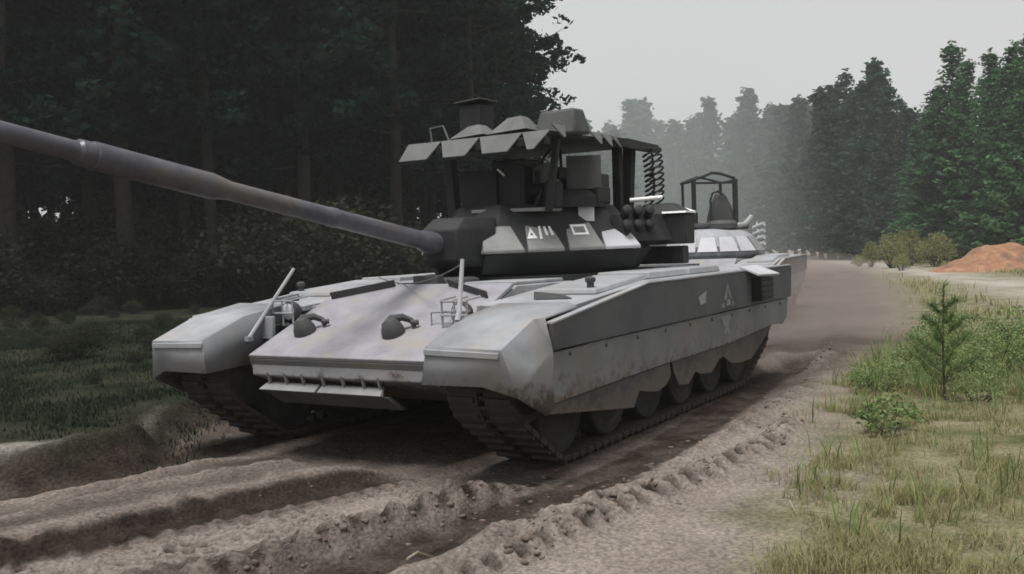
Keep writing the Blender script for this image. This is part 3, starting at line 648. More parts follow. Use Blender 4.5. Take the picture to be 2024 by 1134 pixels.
# ---- roof screen (cage)
cage = MB().hexa([(.90,-.80,2.715),(.92,.90,2.715),(-1.30,.90,2.765),(-1.30,-.80,2.765)], [(.90,-.80,2.745),(.92,.90,2.745),(-1.30,.90,2.795),(-1.30,-.80,2.795)]).build('roof_screen', M['turret'], tank, .004)
ap = [-.74,-.335,.12,.60,.90]
for a, b in zip(ap[:-1], ap[1:]):
    g = .10 if b < .8 else .115
    a2 = a+ (g if a > -.7 else -.04); b2 = b-g
    q = [(1.04,a2,2.575),(1.04,b2,2.575),(.915,b,2.755),(.915,a,2.755)]
    o = MB().hexa([(x-.012,y,z-.01) for x,y,z in q], q).build('awning_plate', M['awning'], cage, .003)
    q = [(1.03,a2+.01,2.545),(1.03,b2-.01,2.545),(1.042,b2,2.573),(1.042,a2,2.573)]
    MB().hexa([(x-.012,y,z) for x,y,z in q], q).build('awning_plate', M['turret'], cage, .003)
for a, b in ((.90,.64),(.10,-.14),(-.14,-.38),(-.38,-.62)):
    c_ = (a+b)/2
    q = [(c_+.02,.98,2.69),(c_-.02,.98,2.69),(b,.915,2.815),(a,.915,2.81)]
    MB().hexa([(x,y-.012,z-.008) for x,y,z in q], q).build('awning_plate', M['awning'], cage, .003)
MB().hexa([(-.50,.91,2.70),(-1.34,.91,2.70),(-1.34,1.05,2.68),(-.5,1.05,2.68)], [(-.50,.91,2.80),(-1.34,.91,2.81),(-1.34,1.05,2.77),(-.5,1.05,2.78)]).build('side_beam', M['turret'], cage, .006)
MB().hexa([(.95,-.78,2.62),(.95,.88,2.62),(.88,.88,2.62),(.88,-.78,2.62)], [(.95,-.78,2.70),(.95,.88,2.70),(.88,.88,2.70),(.88,-.78,2.70)]).build('front_beam', M['black'], cage, .004)
for a_, b_, r in (((.15,-.72,2.0),(.2,-.74,2.72),.055), ((-.98,.80,1.98),(-1.0,.84,2.74),.055), ((-.80,.78,2.0),(-.72,.82,2.72),.045), ((-.98,-.72,2.0),(-1.0,-.74,2.74),.055), ((.55,.66,2.02),(.60,.80,2.70),.03)):
    MB().box(-r, r, -r, r, 0, 1, Matrix.Translation(a_) @ Vector((0,0,1)).rotation_difference(Vector(b_)-Vector(a_)).to_matrix().to_4x4() @ Matrix.Diagonal((1,1,(Vector(b_)-Vector(a_)).length,1))).build('cage_post', M['turret'], cage, .006)
def frustum(x, y, z, bx, by, tx, ty, h, m, name, nz=.02):
    MB().hexa([(x+bx,y-by,z),(x+bx,y+by,z+nz),(x-bx,y+by,z+nz),(x-bx,y-by,z)], [(x+tx-.05,y-ty,z+h),(x+tx-.05,y+ty,z+h+nz*.5),(x-tx-.05,y+ty,z+h+nz*.5),(x-tx-.05,y-ty,z+h)]).build(name, m, cage, .006)
frustum(.72,-.06,2.765,.17,.20,.07,.065,.13,M['awning'],'armour_cap'); frustum(.70,.40,2.775,.17,.215,.07,.075,.16,M['awning'],'armour_cap')
MB().hexa([(.66,.56,2.73),(.58,1.00,2.74),(.24,1.00,2.76),(.24,.50,2.76)], [(.56,.60,2.985),(.50,.94,3.0),(.28,.94,3.01),(.28,.54,3.0)]).build('roof_box', M['paint_dark'], cage, .03)
MB().tube([(.78,-.54,2.745),(.78,-.56,2.91),(.78,-.40,2.925),(.78,-.33,2.76)], .011, 6).build('roof_handle', M['awning'], cage)
jb = MB().box(.25,.52,-.38,-.12,2.80,3.15).build('jammer_box', M['turret'], cage, .02)
MB().hexa([(.55,-.42,3.17),(.55,-.09,3.19),(.22,-.09,3.19),(.22,-.42,3.17)], [(.55,-.42,3.185),(.55,-.09,3.205),(.22,-.09,3.205),(.22,-.42,3.185)]).build('lid', M['paint_dark'], jb, .006)
for k, (x, y, r) in enumerate(((-1.16,1.06,.075), (-1.06,1.02,.05))):
    pts = []
    for i in range(150):
        t = i/149; a = t*2*math.pi*(9 if k == 0 else 11)
        pts.append((x+r*math.cos(a)-.03*t, y+r*math.sin(a)+.02*math.sin(3*t), 2.70-.60*t+.03*math.sin(a)))
    MB().tube(pts, .012, 5).build('coiled_cable', M['turret'], cage)

# ------------------------------------------------------------------ second tank on the road behind
far_z = gz(*T2)+.03
tank2 = link('battle_tank', None, None, (T2[0], T2[1], far_z), (0, 0, T2ROT))
tag(tank2, 'second battle tank farther back on the road with a tall open frame on its turret', 'tank')
for ch in list(tank.children):
    if ch.name.split('.')[0] in ('hull','glacis_plate','mudguard','fender','upper_skirt','lower_skirt','rubber_flap','road_wheel','idler_wheel','drive_sprocket','track_link','stowage_box','engine_deck','rear_plate','rear_mudguard'):
        copy_tree(ch, tank2)
t2 = link('turret_mount', None, None)
TY = math.radians(198) - T2ROT           # turret swung to the side
bpy.data.objects.remove(t2)
Rz = Matrix.Rotation(TY, 4, 'Z')
def rb(mb): mb.v = [tuple(Rz @ Vector(v)) for v in mb.v]; return mb
dome = MB().lathe([(0,1.05),(.10,1.18),(.30,1.20),(.52,1.02),(.66,.80),(.72,.55),(.73,.02)], (0,0,1.34), (0,0,1), 28)
dome.v = [(x*1.08,y,z) for x,y,z in dome.v]
tr2 = rb(dome).build('turret', M['paint'], tank2)
for i in range(9):
    a = math.radians(-62+i*22); b = a+math.radians(20)
    P3 = lambda an, r, z: Vector((math.cos(an)*r, math.sin(an)*r, z))
    q = [P3(a,1.36,1.52),P3(b,1.36,1.52),P3(b-.03,1.10,1.86),P3(a+.03,1.10,1.86)]
    rb(MB().hexa([v-Vector((v.x,v.y,0)).normalized()*.08 for v in q], q)).build('armour_tile', M['pale'] if i in (3,4,5,6,7) else M['era'], tr2, .008)
rb(MB().lathe([(0,.16),(.25,.13),(.3,.095),(2.4,.085),(2.45,.125),(3.3,.12),(3.35,.085),(4.9,.08)], (1.0,0,1.68), (.995,0,.08), 18)).build('gun_barrel', M['barrel'], tank2)
rb(MB().lathe([(0,.36),(.12,.36),(.20,.30)], (-.15,.35,2.06), (0,0,1), 18)).build('commander_cupola', M['paint_dark'], tr2)
# frame axes: u to the picture's right, w towards the camera (world), turned into the tank frame
inv = Matrix.Rotation(-T2ROT, 4, 'Z')
def fw(u, w, z): return inv @ Vector((u*.98+w*.2, -w*.98+u*.2, z))
fr = MB()
PZ = 2.0
fr2 = None
posts = [(-.50,.30),(.56,.30),(-.44,-.55),(.56,-.55)]
for i, (u, w) in enumerate(posts):
    o = MB().cyl(fw(u,w,PZ), fw(u,w,3.25), (.075, .085, .045, .05)[i]/1.3, None, 8).build('frame_post', M['turret'], tank2)
top = MB()
top.tube([fw(-.52,.30,3.24),fw(-.2,.30,3.34),fw(-.02,.30,3.41),(fw(.2,.30,3.38)),fw(.56,.30,3.27)], .035, 8)
top.tube([fw(-.50,.30,3.17),fw(.56,.30,3.17)], .028, 6); top.tube([fw(-.44,-.55,3.24),fw(-.05,-.55,3.38),fw(.56,-.55,3.24)], .03, 6)
for u in (-.48,.56): top.tube([fw(u,.30,3.22),fw(u,-.55,3.22)], .03, 6)
top.build('frame_top', M['turret'], tank2)
MB().tube([fw(-.10,.35,2.1),fw(-.10,.35,2.75),fw(-.04,.35,2.92),fw(.10,.35,2.96),fw(.20,.35,2.88)], .028, 8).build('hatch_hoop', M['turret'], tank2)
cg = MB(); loft(cg, [(.26,-.22),(.26,.22),(-.26,.22),(-.26,-.22)], [(2.05,1.15,0),(2.35,1.05,0),(2.62,.85,0),(2.86,.5,0),(2.95,.28,0)])
cg.v = [tuple(fw(.28+v[0], .05+v[1], v[2])) for v in cg.v]; cg.build('machine_gun_cover', M['paint_dark'], tank2, .05)
sbx = MB(); sbx.add([fw(*p) for p in ((-.52,.2,2.2),(-.36,.2,2.2),(-.36,.2,2.47),(-.52,.2,2.47),(-.52,0,2.2),(-.36,0,2.2),(-.36,0,2.47),(-.52,0,2.47))], [(0,1,2,3),(4,7,6,5),(0,4,5,1),(1,5,6,2),(2,6,7,3),(3,7,4,0)])
sbx.build('gunner_sight', M['black'], tank2, .02)
MB().tube([fw(-.55,.3,2.14),fw(.9,.2,2.12)], .08, 8).build('roof_roll', M['paint_dark'], tank2)
MB().tube([fw(.55,.35,2.12),fw(.8,.3,2.16),fw(1.0,.25,2.34)], .07, 8).build('rolled_tarpaulin', M['paint'], tank2)
for i in range(4):
    z = 1.60+.15*i
    MB().cyl(fw(.90,.55,z), fw(1.02,.85,z+.09), .055, None, 10).build('smoke_launcher', M['pale'], tank2)
MB().cyl(fw(1.17,.3,1.55), fw(1.10,.3,2.20), .022, None, 6).build('antenna_rod', M['white'], tank2)

# ------------------------------------------------------------------ vegetation
def leaf_quads(C, size, rng, up=.35, aspect=1.8):
    """rhombic leaf cards around centres C (n,3); size (n,)"""
    n = len(C); d = rng.normal(size=(n,3)); d[:,2] *= .7; d /= np.linalg.norm(d, axis=1)[:,None]
    e = rng.normal(size=(n,3)); e -= (e*d).sum(1)[:,None]*d; e /= np.linalg.norm(e, axis=1)[:,None]
    s = size[:,None]
    v = np.stack([C-d*s*.5, C+e*s*.5/aspect, C+d*s*.5, C-e*s*.5/aspect], 1).reshape(-1, 3)
    return v, np.arange(4*n).reshape(n, 4)
def tree_mesh(kind, seed, H):
    r = np.random.default_rng(seed); C = []; T = []; SZ = []; limbs = MB()
    tr = [(0,0,0)]; k = 9
    for i in range(1, k+1): tr.append((r.normal()*.02*H*.12*i**.5, r.normal()*.02*H*.12*i**.5, H*.97*i/k))
    rad = [max(.012, (.0105*H)*(1-(i/k)**1.1*.97)*(1.25 if i == 0 else 1)) for i in range(k+1)]
    limbs.tube(tr, rad, 8)
    def tc(z):
        f = min(max(z/(H*.97)*k, 0), k-1e-3); i = int(f); a = np.array(tr[i]); b = np.array(tr[i+1]); return a+(b-a)*(f-i)
    if kind == 'spruce':
        z = H*.06
        while z < H*.985:
            t = z/H; R = H*.155*(1-t)**.72*r.uniform(.75, 1.12)+.12
            nb = int(5+r.integers(0,3)); a0 = r.uniform(0, 6.28)
            for j in range(nb):
                a = a0+2*math.pi*j/nb+r.normal()*.25; L = R*r.uniform(.6, 1.12); o = tc(z)
                droop = r.uniform(.12, .42); m = max(4, int(L/.17))
                for q in range(1, m+1):
                    f = q/m; x = L*f
                    p = o+np.array([math.cos(a)*x, math.sin(a)*x, -droop*x + .25*L*f*f*f])
                    w = .10+.20*(1-f)*L*.5
                    nn = 3 if f < .9 else 4
                    for _ in range(nn):
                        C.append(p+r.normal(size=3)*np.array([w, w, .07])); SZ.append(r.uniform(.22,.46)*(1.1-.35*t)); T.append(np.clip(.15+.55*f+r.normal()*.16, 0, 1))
            z += H*r.uniform(.016, .026)
        for _ in range(14): C.append(np.array(tc(H*.97))+np.array([r.normal()*.07, r.normal()*.07, r.uniform(-.4,.55)])); SZ.append(.3); T.append(.7)
    elif kind == 'pine':
        lo = r.uniform(.10, .26); nbr = 62
        for j in range(nbr):
            t = lo+(1-lo)*(j+r.uniform(0,1))/nbr; z = t*H*.97; o = tc(z); a = r.uniform(0, 6.28)
            u = (t-lo)/(1-lo)
            L = H*.17*(math.sin(math.pi*(.18+.80*u))**.6)*r.uniform(.55,1.2)*(1-.35*u)
            rise = r.uniform(-.1,.45)
            e = o+np.array([math.cos(a)*L, math.sin(a)*L, L*rise])
            mid = (o+e)/2+np.array([0,0,-.06*L])
            limbs.tube([tuple(o), tuple(mid), tuple(e)], [.018+.008*L, .012+.006*L, .008], 5)
            for sb in range(int(4+L*2.4)):
                f = r.uniform(.25, 1.08); p = o+(e-o)*f+r.normal(size=3)*np.array([.38,.38,.22])*min(1.3, .4+L*.22)
                cr = r.uniform(.22,.52); tt = np.clip(.45+r.normal()*.22, 0, 1)
                for _ in range(17):
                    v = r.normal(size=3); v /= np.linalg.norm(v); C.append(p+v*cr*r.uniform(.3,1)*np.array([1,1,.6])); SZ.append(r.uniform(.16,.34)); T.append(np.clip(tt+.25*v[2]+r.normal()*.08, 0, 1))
    elif kind == 'far':
        z = H*.10
        while z < H*.98:
            t = z/H; R = H*.16*min(1, (1-t)*2.1+.06)**.9*r.uniform(.6,1.15)*(.72+.28*math.sin(math.pi*min(1,t*1.25)))
            for j in range(6):
                a = r.uniform(0,6.28); L = R*r.uniform(.4,1.1); o = tc(z)
                for q in range(5):
                    f = r.uniform(.15,1.05); p = o+np.array([math.cos(a)*L*f, math.sin(a)*L*f, r.normal()*.22-.05*L])
                    for _ in range(3): C.append(p+r.normal(size=3)*.22); SZ.append(r.uniform(.35,.8)); T.append(np.clip(.25+.5*f+r.normal()*.15, 0, 1))
            z += H*.028
    C = np.array(C); SZ = np.array(SZ); T = np.repeat(np.array(T), 4)
    v, f = leaf_quads(C, SZ, r, aspect=1.7 if kind != 'spruce' else 2.2)
    return limbs, v, f, T
def make_tree(name, kind, seed, H, leaf, bark):
    limbs, v, f, T = tree_mesh(kind, seed, H)
    return (limbs.mesh('trunk', bark, 60), mesh_np('crown', v, f, leaf, T), H, name)
def plant_tree(proto, x, y, h, label, group, lean=.0):
    tm, cm, H, name = proto; fat = 1.3 if name != 'pine_tree' else 1.
    o = link(name, None, None, (x, y, gz(x, y)-.08), (rnd.gauss(0,.015)+lean, rnd.gauss(0,.015), rnd.uniform(0, 6.28)))
    s = h/H; w = s*fat*rnd.uniform(.82,1.25); o.scale = (w, w, s)
    link('trunk', tm, o); link('crown', cm, o)
    return tag(o, label, 'tree', group)
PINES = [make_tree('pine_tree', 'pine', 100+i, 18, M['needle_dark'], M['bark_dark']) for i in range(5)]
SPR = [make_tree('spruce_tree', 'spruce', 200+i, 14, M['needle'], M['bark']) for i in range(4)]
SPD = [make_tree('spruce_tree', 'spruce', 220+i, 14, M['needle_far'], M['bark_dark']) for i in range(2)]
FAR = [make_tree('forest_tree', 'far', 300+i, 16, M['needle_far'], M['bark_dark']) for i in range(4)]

# left forest: rows of pines behind an edge that follows the road
edge = smooth_line([(-34,22),(-22,24.5),(-15,27),(-8,30),(-3.4,32.5),(-1.0,37),(-1.6,50),(-1.0,66)])
def edge_at(s):
    seg = np.hypot(*np.diff(edge, axis=0).T); acc = np.r_[0, np.cumsum(seg)]
    x = np.interp(s, acc, edge[:,0]); y = np.interp(s, acc, edge[:,1])
    x2 = np.interp(s+.5, acc, edge[:,0]); y2 = np.interp(s+.5, acc, edge[:,1]); d = np.array([x2-x, y2-y]); d /= np.linalg.norm(d)+1e-9
    return np.array([x, y]), np.array([-d[1], d[0]]), acc[-1]
LEN = edge_at(0)[2]
front = []
for row in range(7):
    s = rnd.uniform(0, 2)
    while s < LEN:
        p, n, _ = edge_at(s)
        q = p+n*(row*3.1+rnd.uniform(-.9,.9))
        ang = math.degrees(math.atan2(q[0], q[1]))
        if -36 < ang < 9:
            tp = plant_tree(PINES[rnd.randrange(5)], q[0], q[1], rnd.uniform(16.5, 22), 'dark pine in the front row of the dense forest on the left' if row == 0 else 'dark pine deep inside the dense forest on the left', 'front pines of the left forest' if row == 0 else 'inner pines of the left forest')
            if row == 0: front.append((ang, tp))
        s += rnd.uniform(2.3, 3.9)*(1 if row < 3 else 1.15)
ORD = 'first second third fourth fifth sixth seventh eighth ninth tenth eleventh twelfth thirteenth fourteenth fifteenth sixteenth seventeenth eighteenth'.split()
seen = [t for a, t in sorted(front, key=lambda q: q[0]) if -27 < a < 6]
for i, t in enumerate(seen[:-1]): t['label'] = ORD[i]+' front trunk, counted from the left picture edge, of the dark pines on the left'
seen[-1]['label'] = 'dark pine at the right end of the left forest with branches against the sky'
# far trees at the bend of the road, fading into haze
def at(px, d): return ((px-1012)/1900*d, d)
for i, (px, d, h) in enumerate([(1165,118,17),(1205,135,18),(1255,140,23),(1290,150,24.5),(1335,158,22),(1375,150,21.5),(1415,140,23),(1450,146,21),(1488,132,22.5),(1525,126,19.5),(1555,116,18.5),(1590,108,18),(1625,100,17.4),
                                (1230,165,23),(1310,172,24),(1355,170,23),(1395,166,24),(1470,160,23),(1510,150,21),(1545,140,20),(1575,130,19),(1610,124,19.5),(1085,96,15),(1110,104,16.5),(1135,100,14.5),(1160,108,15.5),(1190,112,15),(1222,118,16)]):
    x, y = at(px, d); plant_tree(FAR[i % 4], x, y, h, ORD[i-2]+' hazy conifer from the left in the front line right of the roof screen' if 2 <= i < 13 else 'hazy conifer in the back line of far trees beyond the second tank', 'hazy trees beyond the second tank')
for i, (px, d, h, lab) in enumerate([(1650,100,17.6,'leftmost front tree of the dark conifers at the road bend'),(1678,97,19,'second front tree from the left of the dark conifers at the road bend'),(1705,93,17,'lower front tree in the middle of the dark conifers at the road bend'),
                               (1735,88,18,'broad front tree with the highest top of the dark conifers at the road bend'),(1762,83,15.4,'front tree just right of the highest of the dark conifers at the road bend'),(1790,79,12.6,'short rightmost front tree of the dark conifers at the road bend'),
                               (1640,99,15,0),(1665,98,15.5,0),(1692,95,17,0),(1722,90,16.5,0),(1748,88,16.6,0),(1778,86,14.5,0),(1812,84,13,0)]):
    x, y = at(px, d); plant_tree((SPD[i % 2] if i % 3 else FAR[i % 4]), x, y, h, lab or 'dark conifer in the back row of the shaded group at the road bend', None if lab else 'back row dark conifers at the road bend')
right = [(1815,66,9.5,'small spruce at the left end of the green trees on the right'),(1848,64,11.8,'middling spruce left of the tallest spruce on the right'),(1888,62,14.2,'tallest pointed spruce above the orange sand mound'),
         (1928,60,12.8,'spruce just right of the tallest pointed spruce'),(1960,57,12.6,'narrow spruce behind the orange sand mound'),(1998,54,12.4,'bright layered spruce near the right picture edge'),(2035,52,12.6,'spruce half cut off by the right picture edge')]
for i, (px, d, h, lab) in enumerate(right):
    x, y = at(px, d); plant_tree(SPR[i % 4], x, y, h, lab, None)
for i, (px, d, h) in enumerate([(1835,74,11.5),(1870,72,13),(1905,70,13.5),(1945,68,13),(1980,66,13.5),(2020,64,13.5),(2060,60,13),(2090,56,12),(2130,58,13)]):
    x, y = at(px, d); plant_tree(SPR[(i+1) % 4], x, y, h, 'spruce in the second row behind the green trees on the right', 'second row spruces on the right')

# shrubs
def shrub_mesh(seed, h, w, leaf, n=70, size=.10):
    r = np.random.default_rng(seed); C = []; SZ = []; T = []; st_ = MB()
    for i in range(n):
        a = r.uniform(0,6.28); rr = w*math.sqrt(r.uniform(0,1)); top = h*(1-.5*(rr/w)**2)*r.uniform(.45,1.05)
        x, y = math.cos(a)*rr, math.sin(a)*rr
        if i % 5 == 0: st_.tube([(x*.2,y*.2,0),(x*.6,y*.6,top*.5),(x,y,top)], [.014*h,.009*h,.004*h], 5)
        cl = r.uniform(.10,.22)*h*.8; tt = r.uniform(.1,.9)
        for _ in range(22):
            v = r.normal(size=3); C.append(np.array([x, y, top])+v*cl*np.array([.7,.7,.6])); SZ.append(size*r.uniform(.6,1.4)); T.append(np.clip(tt+v[2]*.2, 0, 1))
    C = np.array(C); C[:,2] = np.maximum(C[:,2], .02)
    v, f = leaf_quads(C, np.array(SZ), r, aspect=1.5)
    return st_.mesh('stem', M['bark_dark']), mesh_np('foliage', v, f, leaf, np.repeat(T, 4))
def plant_shrub(proto, x, y, s, label, name='shrub', group=None, cat='shrub'):
    o = link(name, None, None, (x, y, gz(x, y)-.02), (0, 0, rnd.uniform(0,6.28))); o.scale = (s*rnd.uniform(.85,1.2), s*rnd.uniform(.85,1.2), s)
    link('stem', proto[0], o); link('foliage', proto[1], o); return tag(o, label, cat, group)
UND = [shrub_mesh(400+i, 1.6, 1.0, M['leaf_dark'], 150, .085) for i in range(3)]
for row in range(6):
    s = rnd.uniform(0, 2)
    while s < LEN:
        p, n, _ = edge_at(s); q = p+n*(row*3.2-1.2+rnd.uniform(-1,1)); ang = math.degrees(math.atan2(q[0], q[1]))
        if -34 < ang < 4 and q[1] < 60: plant_shrub(UND[rnd.randrange(3)], q[0], q[1], rnd.uniform(.7,1.9)*(1 if row < 2 else 1.5), 'leafy undergrowth bush among the trunks of the left forest', 'undergrowth_bush', 'undergrowth bushes of the left forest', 'bush')
        s += rnd.uniform(1.3, 3.0)
for i in range(60):
    x, y = rnd.uniform(-15, -3), rnd.uniform(9.5, 26)
    if dist_line(np.array([x]), np.array([y]), BANK)[0][0] > -.9 or not -31 < math.degrees(math.atan2(x, y)) < -3: continue
    plant_shrub(UND[rnd.randrange(3)], x, y, rnd.uniform(.10,.32), 'low dark plant on the forest floor left of the near tank', 'forest_plant', 'low plants of the forest floor', 'plant')
BUSH = [shrub_mesh(420+i, 1.6, 1.1, M['leaf_yellow'], 120, .10) for i in range(2)]
for px, d, s, lab in ((1722,60,1.0,'small yellow green bush at the left end of the verge bushes'),(1765,56,1.25,'rounded yellow green bush left of the orange mound'),(1800,58,1.5,'taller yellow green bush beside the dark conifers'),
                      (1850,54,1.35,'bush directly left of the orange sand mound'),(1905,58,1.3,'bush behind the left half of the orange sand mound'),(1700,64,.7,'smallest low bush at the far left of the verge bushes'),(1782,50,.7,'low pale bush in front of the taller yellow green bushes')):
    x, y = at(px, d); bo = plant_shrub(BUSH[rnd.randrange(2)], x, y, s, lab); bo.scale = (bo.scale[0]*.55, bo.scale[1]*.55, s*rnd.uniform(.65, 1.05))
WEED = shrub_mesh(440, .42, .34, M['leaf'], 40, .045)
GREEN = shrub_mesh(441, .6, .55, M['leaf'], 110, .034)
plant_shrub(WEED, 3.15, 8.0, .75, 'low leafy weed in the dry grass in front of the pine sapling', 'weed', None, 'weed')
for x, y, s, lab in ((6.75,12.6,1.1,'dense green bush at the right picture edge'),(5.6,11.2,.8,'low green bush right of the pine sapling'),(4.9,10.6,.75,'low green bush at the foot of the pine sapling'),(5.2,12.0,.8,'green bush behind the pine sapling'),(6.0,10.0,.8,'low bush between the sapling and the right edge'),(3.95,10.3,.6,'small bush left of the pine sapling'),(4.5,9.3,.5,'small bush in front of the pine sapling trunk'),(6.2,13.6,1.0,'rear bush behind the dense bush at the right edge')):
    plant_shrub(GREEN, x, y, s, lab, 'bush', None, 'bush')
# pine sapling
def sapling():
    r = np.random.default_rng(5); st_ = MB(); C = []; D = []
    st_.tube([(0,0,0),(.01,0,.5),(0,.01,1.12)], [.016,.011,.005], 6)
    tips = [((0,0,.65),(0,.01,1.14))]
    for j in range(15):
        z = .16+.78*j/15; a = j*2.4; L = .36*(1-j/20)*r.uniform(.8,1.2); e = (math.cos(a)*L, math.sin(a)*L, z+L*.75)
        st_.tube([(0,0,z), (e[0]*.6,e[1]*.6,z+L*.3), e], [.004,.004,.003], 5); tips.append(((0,0,z), e))
    V_, F_, T_ = [], [], []
    for a, b in tips:
        a, b = np.array(a), np.array(b)
        for i in range(150):
            f = r.uniform(.2,1.0); p = a+(b-a)*f; d = r.normal(size=3); d += (b-a)/np.linalg.norm(b-a)*.7; d /= np.linalg.norm(d)
            q = p+d*r.uniform(.05,.10); s = np.cross(d, r.normal(size=3)); s = s/np.linalg.norm(s)*.0035
            k = len(V_); V_ += [p-s, p+s, q+s*.3, q-s*.3]; F_.append((k,k+1,k+2,k+3)); T_ += [r.uniform(.2,1)]*4
    return st_.mesh('trunk', M['bark']), mesh_np('crown', V_, F_, M['needle_sap'], T_)
M['needle_sap'] = leafmat('sapling_needles', (.055,.10,.04), (.17,.24,.09))
sm_, sc_ = sapling()
for x, y, s, lab in ((4.28,9.55,1.02,'young pine sapling standing in the grass right of the road'),(6.3,11.2,.45,'tiny pine sapling near the right edge')):
    o = link('pine_sapling', None, None, (x, y, gz(x, y)), (0,0,rnd.uniform(0,6))); o.scale = (s,)*3
    link('trunk', sm_, o); link('crown', sc_, o); tag(o, lab, 'sapling')

# grass
def grass(name, P, hgt, wid, m, label, lean=.5):
    n = len(P); a = rng.uniform(0, 6.283, n); h = hgt*rng.uniform(.5, 1.25, n); w = wid*rng.uniform(.6,1.3,n)
    dx, dy = np.cos(a), np.sin(a); l = h*lean*rng.uniform(.2,1.3,n)
    base = np.stack([P[:,0], P[:,1], P[:,2]-.01], 1)
    sx, sy = -dy*w*.5, dx*w*.5
    def off(u, f, k): return base+np.stack([dx*l*u+sx*k, dy*l*u+sy*k, h*f], 1)
    Vv = np.stack([off(0,0,1), off(0,0,-1), off(.35,.6,-.75), off(.35,.6,.75), off(1,1,-.1), off(1,1,.1)], 1).reshape(-1,3)
    i = np.arange(n)*6; Ff = np.concatenate([np.stack([i,i+1,i+2,i+3],1), np.stack([i+3,i+2,i+4,i+5],1)])
    me = mesh_np(name, Vv, Ff, m, np.repeat(rng.uniform(0,1,n), 6)); o = link(name, me); o['kind'] = 'stuff'; o['label'] = label; return o
def scatter(n, x0, x1, y0, y1, dens):
    x = rng.uniform(x0, x1, n); y = rng.uniform(y0, y1, n); keep = rng.uniform(0,1,n) < dens(x, y)
    x, y = x[keep], y[keep]; z = ground_fields(x, y)[0]; return np.stack([x, y, z], 1)
def d_verge(x, y):
    dr, _ = dist_line(x, y, RIGHT); dsd, _ = dist_line(x, y, SIDE)
    patch = fbm(x, y, .9, 101); clump = fbm(x, y, 4.5, 105)
    bare = bump(np.hypot((x-4.4)/1.5, (y-7.9)/.8), 1.)
    return np.clip(sstep(-.1, .7, dr+1.4*(patch-.47))*sstep(.36,.56,clump)*(.25+.9*sstep(.36,.55,patch))*(1-.85*bare), 0, 1)*sstep(1.2, 2.4, np.abs(dsd))
grass('dry_grass', scatter(380000, 1.0, 8.0, 3.6, 12, d_verge), .085, .0055, M['grass_dry'], 'short dry grass on the verge in the foreground', .9)
def d_green(x, y): return np.clip(d_verge(x, y)*(.25*(fbm(x, y, 1.4, 111) > .5)+1.0*bump(np.hypot((x-5.6)/2.0, (y-11)/2.6), 1.)), 0, 1)
grass('green_grass', scatter(90000, 1.2, 10, 3.6, 17, d_green), .24, .011, M['grass_green'], 'taller green grass around the sapling', .7)
def d_far(x, y):
    dr, _ = dist_line(x, y, RIGHT); dsd, _ = dist_line(x, y, SIDE); return sstep(.2,1.5,dr)*sstep(1.3,3,np.abs(dsd))*sstep(.38,.6,fbm(x,y,.5,121))
grass('verge_grass', scatter(90000, 4, 45, 12, 62, d_far), .22, .03, M['grass_dry'], 'dry grass along the far verge', .7)
def d_left(x, y):
    db, _ = dist_line(x, y, BANK); return (sstep(-.1,-.5,db)+.4*bump(db-.3,.2))*(.15+.85*sstep(.40,.6,fbm(x,y,.9,131)))
grass('forest_grass', scatter(260000, -18, 3, 7.5, 22, d_left), .065, .014, M['grass_forest'], 'dark low grass on the forest floor', .8)

# ------------------------------------------------------------------ mound, clods, twigs
def mound():
    r = 40; x = np.linspace(-3.4,3.4,r); y = np.linspace(-2.4,2.4,r); X, Y = np.meshgrid(x, y)
    Z = 1.45*np.exp(-(((X+.1)/1.7)**2+(Y/1.3)**2)) + .95*np.exp(-(((X-1.5)/.9)**2+((Y-.1)/.8)**2)) + .75*(fbm(X+9, Y+9, 1.1, 141)-.47)*np.exp(-((X/2.4)**2+(Y/1.8)**2)) - .14
    i = np.arange(r*r).reshape(r, r); q = np.stack([i[:-1,:-1], i[:-1,1:], i[1:,1:], i[1:,:-1]], -1).reshape(-1,4)
    o = link('sand_mound', mesh_np('sand_mound', np.stack([X,Y,Z],-1).reshape(-1,3), q, M['orange'], smooth=True))
    px = at(1955, 45); o.location = (px[0], px[1], gz(*px)); o.scale = (1.0, 1.0, .84); return tag(o, 'orange sand mound in front of the spruces on the right', 'sand mound')
mound()
def clod_mesh(seed):
    bm = bmesh.new(); bmesh.ops.create_icosphere(bm, subdivisions=1, radius=1); r = random.Random(seed)
    for v in bm.verts: v.co = v.co*r.uniform(.5,1.35); v.co.z *= .6
    V_ = np.array([v.co for v in bm.verts]); F_ = np.array([[v.index for v in f.verts] for f in bm.faces]); bm.free(); return V_, F_
cm = [clod_mesh(i) for i in range(5)]
def clods(name, lines, n, label, spread, smin, smax):
    VV, FF, k = [], [], 0
    for _ in range(n):
        L = lines[rnd.randrange(len(lines))]; i = rnd.randrange(len(L)-1); t = rnd.random(); p = L[i]*(1-t)+L[i+1]*t
        x, y = p[0]+rnd.gauss(0, spread), p[1]+rnd.gauss(0, spread)
        if y > 16 or y < 3.5: continue
        s = smin*(smax/smin)**(rnd.random()**2); V_, F_ = cm[rnd.randrange(5)]; a = rnd.uniform(0,6.28)
        R_ = np.array([[math.cos(a),-math.sin(a),0],[math.sin(a),math.cos(a),0],[0,0,1]])
        VV.append(V_@R_.T*s+np.array([x, y, 0])); FF.append(F_+k); k += len(V_)
    VV = np.concatenate(VV); cen = np.repeat(VV.reshape(-1, len(cm[0][0]), 3).mean(1), len(cm[0][0]), 0)
    VV[:,2] += ground_fields(cen[:,0], cen[:,1])[0]-.006
    o = link(name, mesh_np(name, VV, np.concatenate(FF), M['clod'])); o['kind'] = 'stuff'; o['label'] = label
clods('soil_clods', [R_C, R_D, R_E], 1300, 'moist clods of soil thrown up along the track ridges', .11, .006, .034)
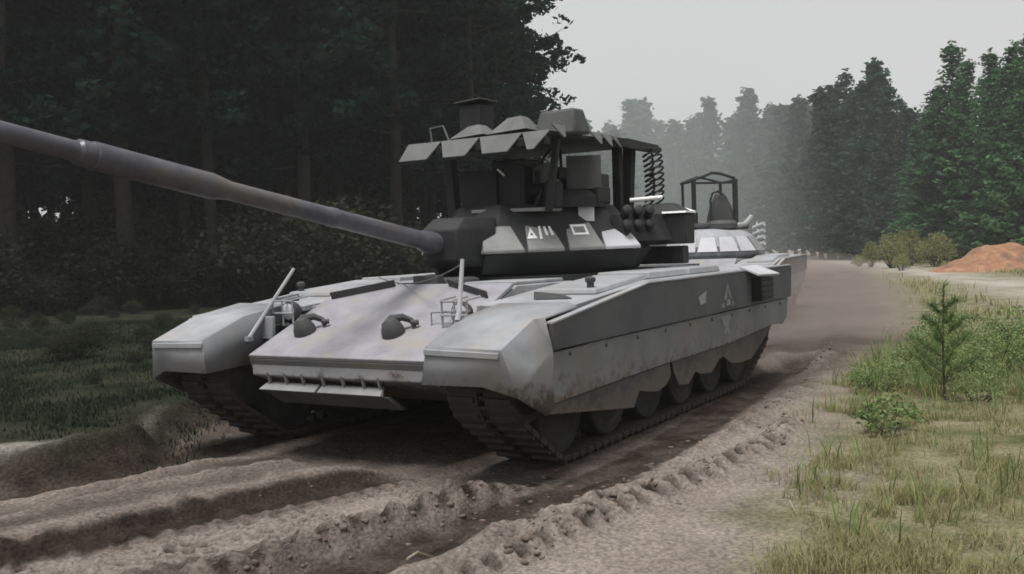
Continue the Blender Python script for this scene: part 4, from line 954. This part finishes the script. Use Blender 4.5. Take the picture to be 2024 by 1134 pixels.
clods('soil_crumbs', [R_A, R_B, R_T, R_D, RIGHT], 1500, 'small crumbs of soil scattered over the road', .30, .005, .018)
def twig(pts, r, label):
    P = [(x, y, gz(x, y)+dz) for x, y, dz in pts]
    o = link('twig', MB().tube(P, r, 6).mesh('twig', M['twig'])); tag(o, label, 'twig')
twig([(-.58,4.84,.03),(-.54,4.98,.06),(-.50,5.10,.05),(-.46,5.2,.02)], [.007,.006,.005,.003], 'pale dry twig on the sand at the bottom centre of the road')
twig([(-.72,6.05,.02),(-.66,6.05,.04),(-.60,6.10,.03)], [.005,.005,.003], 'short pale twig on the ridge of clods')
twig([(1.62,5.95,.03),(1.66,5.85,.05),(1.65,5.72,.02)], [.004,.004,.003], 'bent pale twig at the left edge of the dry grass')
twig([(1.72,5.72,.02),(1.80,5.55,.05),(1.90,5.48,.02)], [.004,.004,.003], 'thin pale stalk lying in the sand beside the dry grass')

# ------------------------------------------------------------------ haze
hz = MB().box(-215, 215, -75, 275, -2.5, 44).mesh('haze', M['paint'])
hm = bpy.data.materials.new('haze_air'); hm.use_nodes = True; t = hm.node_tree; t.nodes.clear()
o_ = t.nodes.new('ShaderNodeOutputMaterial'); pv = t.nodes.new('ShaderNodeVolumePrincipled')
pv.inputs['Color'].default_value = (.90,.93,.93,1); pv.inputs['Density'].default_value = HAZE; pv.inputs['Anisotropy'].default_value = .2
t.links.new(pv.outputs[0], o_.inputs['Volume'])
hz.materials.clear(); hz.materials.append(hm)
du = MB().lathe([(-52,.5),(-26,18),(0,35),(26,18),(52,.5)], (0,0,0), (0,1,0), 24)
du.v = [(x, y, max(z, -1.2)*1.2) for x, y, z in du.v]
dme = du.mesh('dust_cloud', M['paint'])
dm = bpy.data.materials.new('road_dust'); dm.use_nodes = True; t = dm.node_tree; t.nodes.clear()
o2 = t.nodes.new('ShaderNodeOutputMaterial'); p2 = t.nodes.new('ShaderNodeVolumePrincipled')
p2.inputs['Color'].default_value = (.88,.94,.93,1); p2.inputs['Density'].default_value = .0062; p2.inputs['Anisotropy'].default_value = .2
t.links.new(p2.outputs[0], o2.inputs['Volume']); dme.materials.clear(); dme.materials.append(dm)
pm = MB().lathe([(0,.1),(.5,1.0),(1.4,1.7),(2.6,1.5),(4.2,.9),(5.6,.1)], (0,0,0), (0,1,0), 20)
pm.v = [(x, y, .25+z*.75) for x, y, z in pm.v]
pme = pm.mesh('dust_plume', M['paint']); dm = bpy.data.materials.new('brown_dust'); dm.use_nodes = True; t = dm.node_tree; t.nodes.clear()
o3 = t.nodes.new('ShaderNodeOutputMaterial'); p3 = t.nodes.new('ShaderNodeVolumePrincipled')
p3.inputs['Color'].default_value = (.50,.43,.40,1); p3.inputs['Density'].default_value = .22
t.links.new(p3.outputs[0], o3.inputs['Volume']); pme.materials.clear(); pme.materials.append(dm)
setting(link('dust_plume', pme, None, (4.3, 14.4, 0), (0,0,math.radians(-28))), 'stuff', 'brown dust thrown up behind the near tank')
setting(link('dust_cloud', dme, None, (9, 112, 0)), 'stuff', 'pale dust hanging over the road beyond the second tank')
setting(link('haze', hz), 'stuff', 'thin pale haze that fades the far trees')
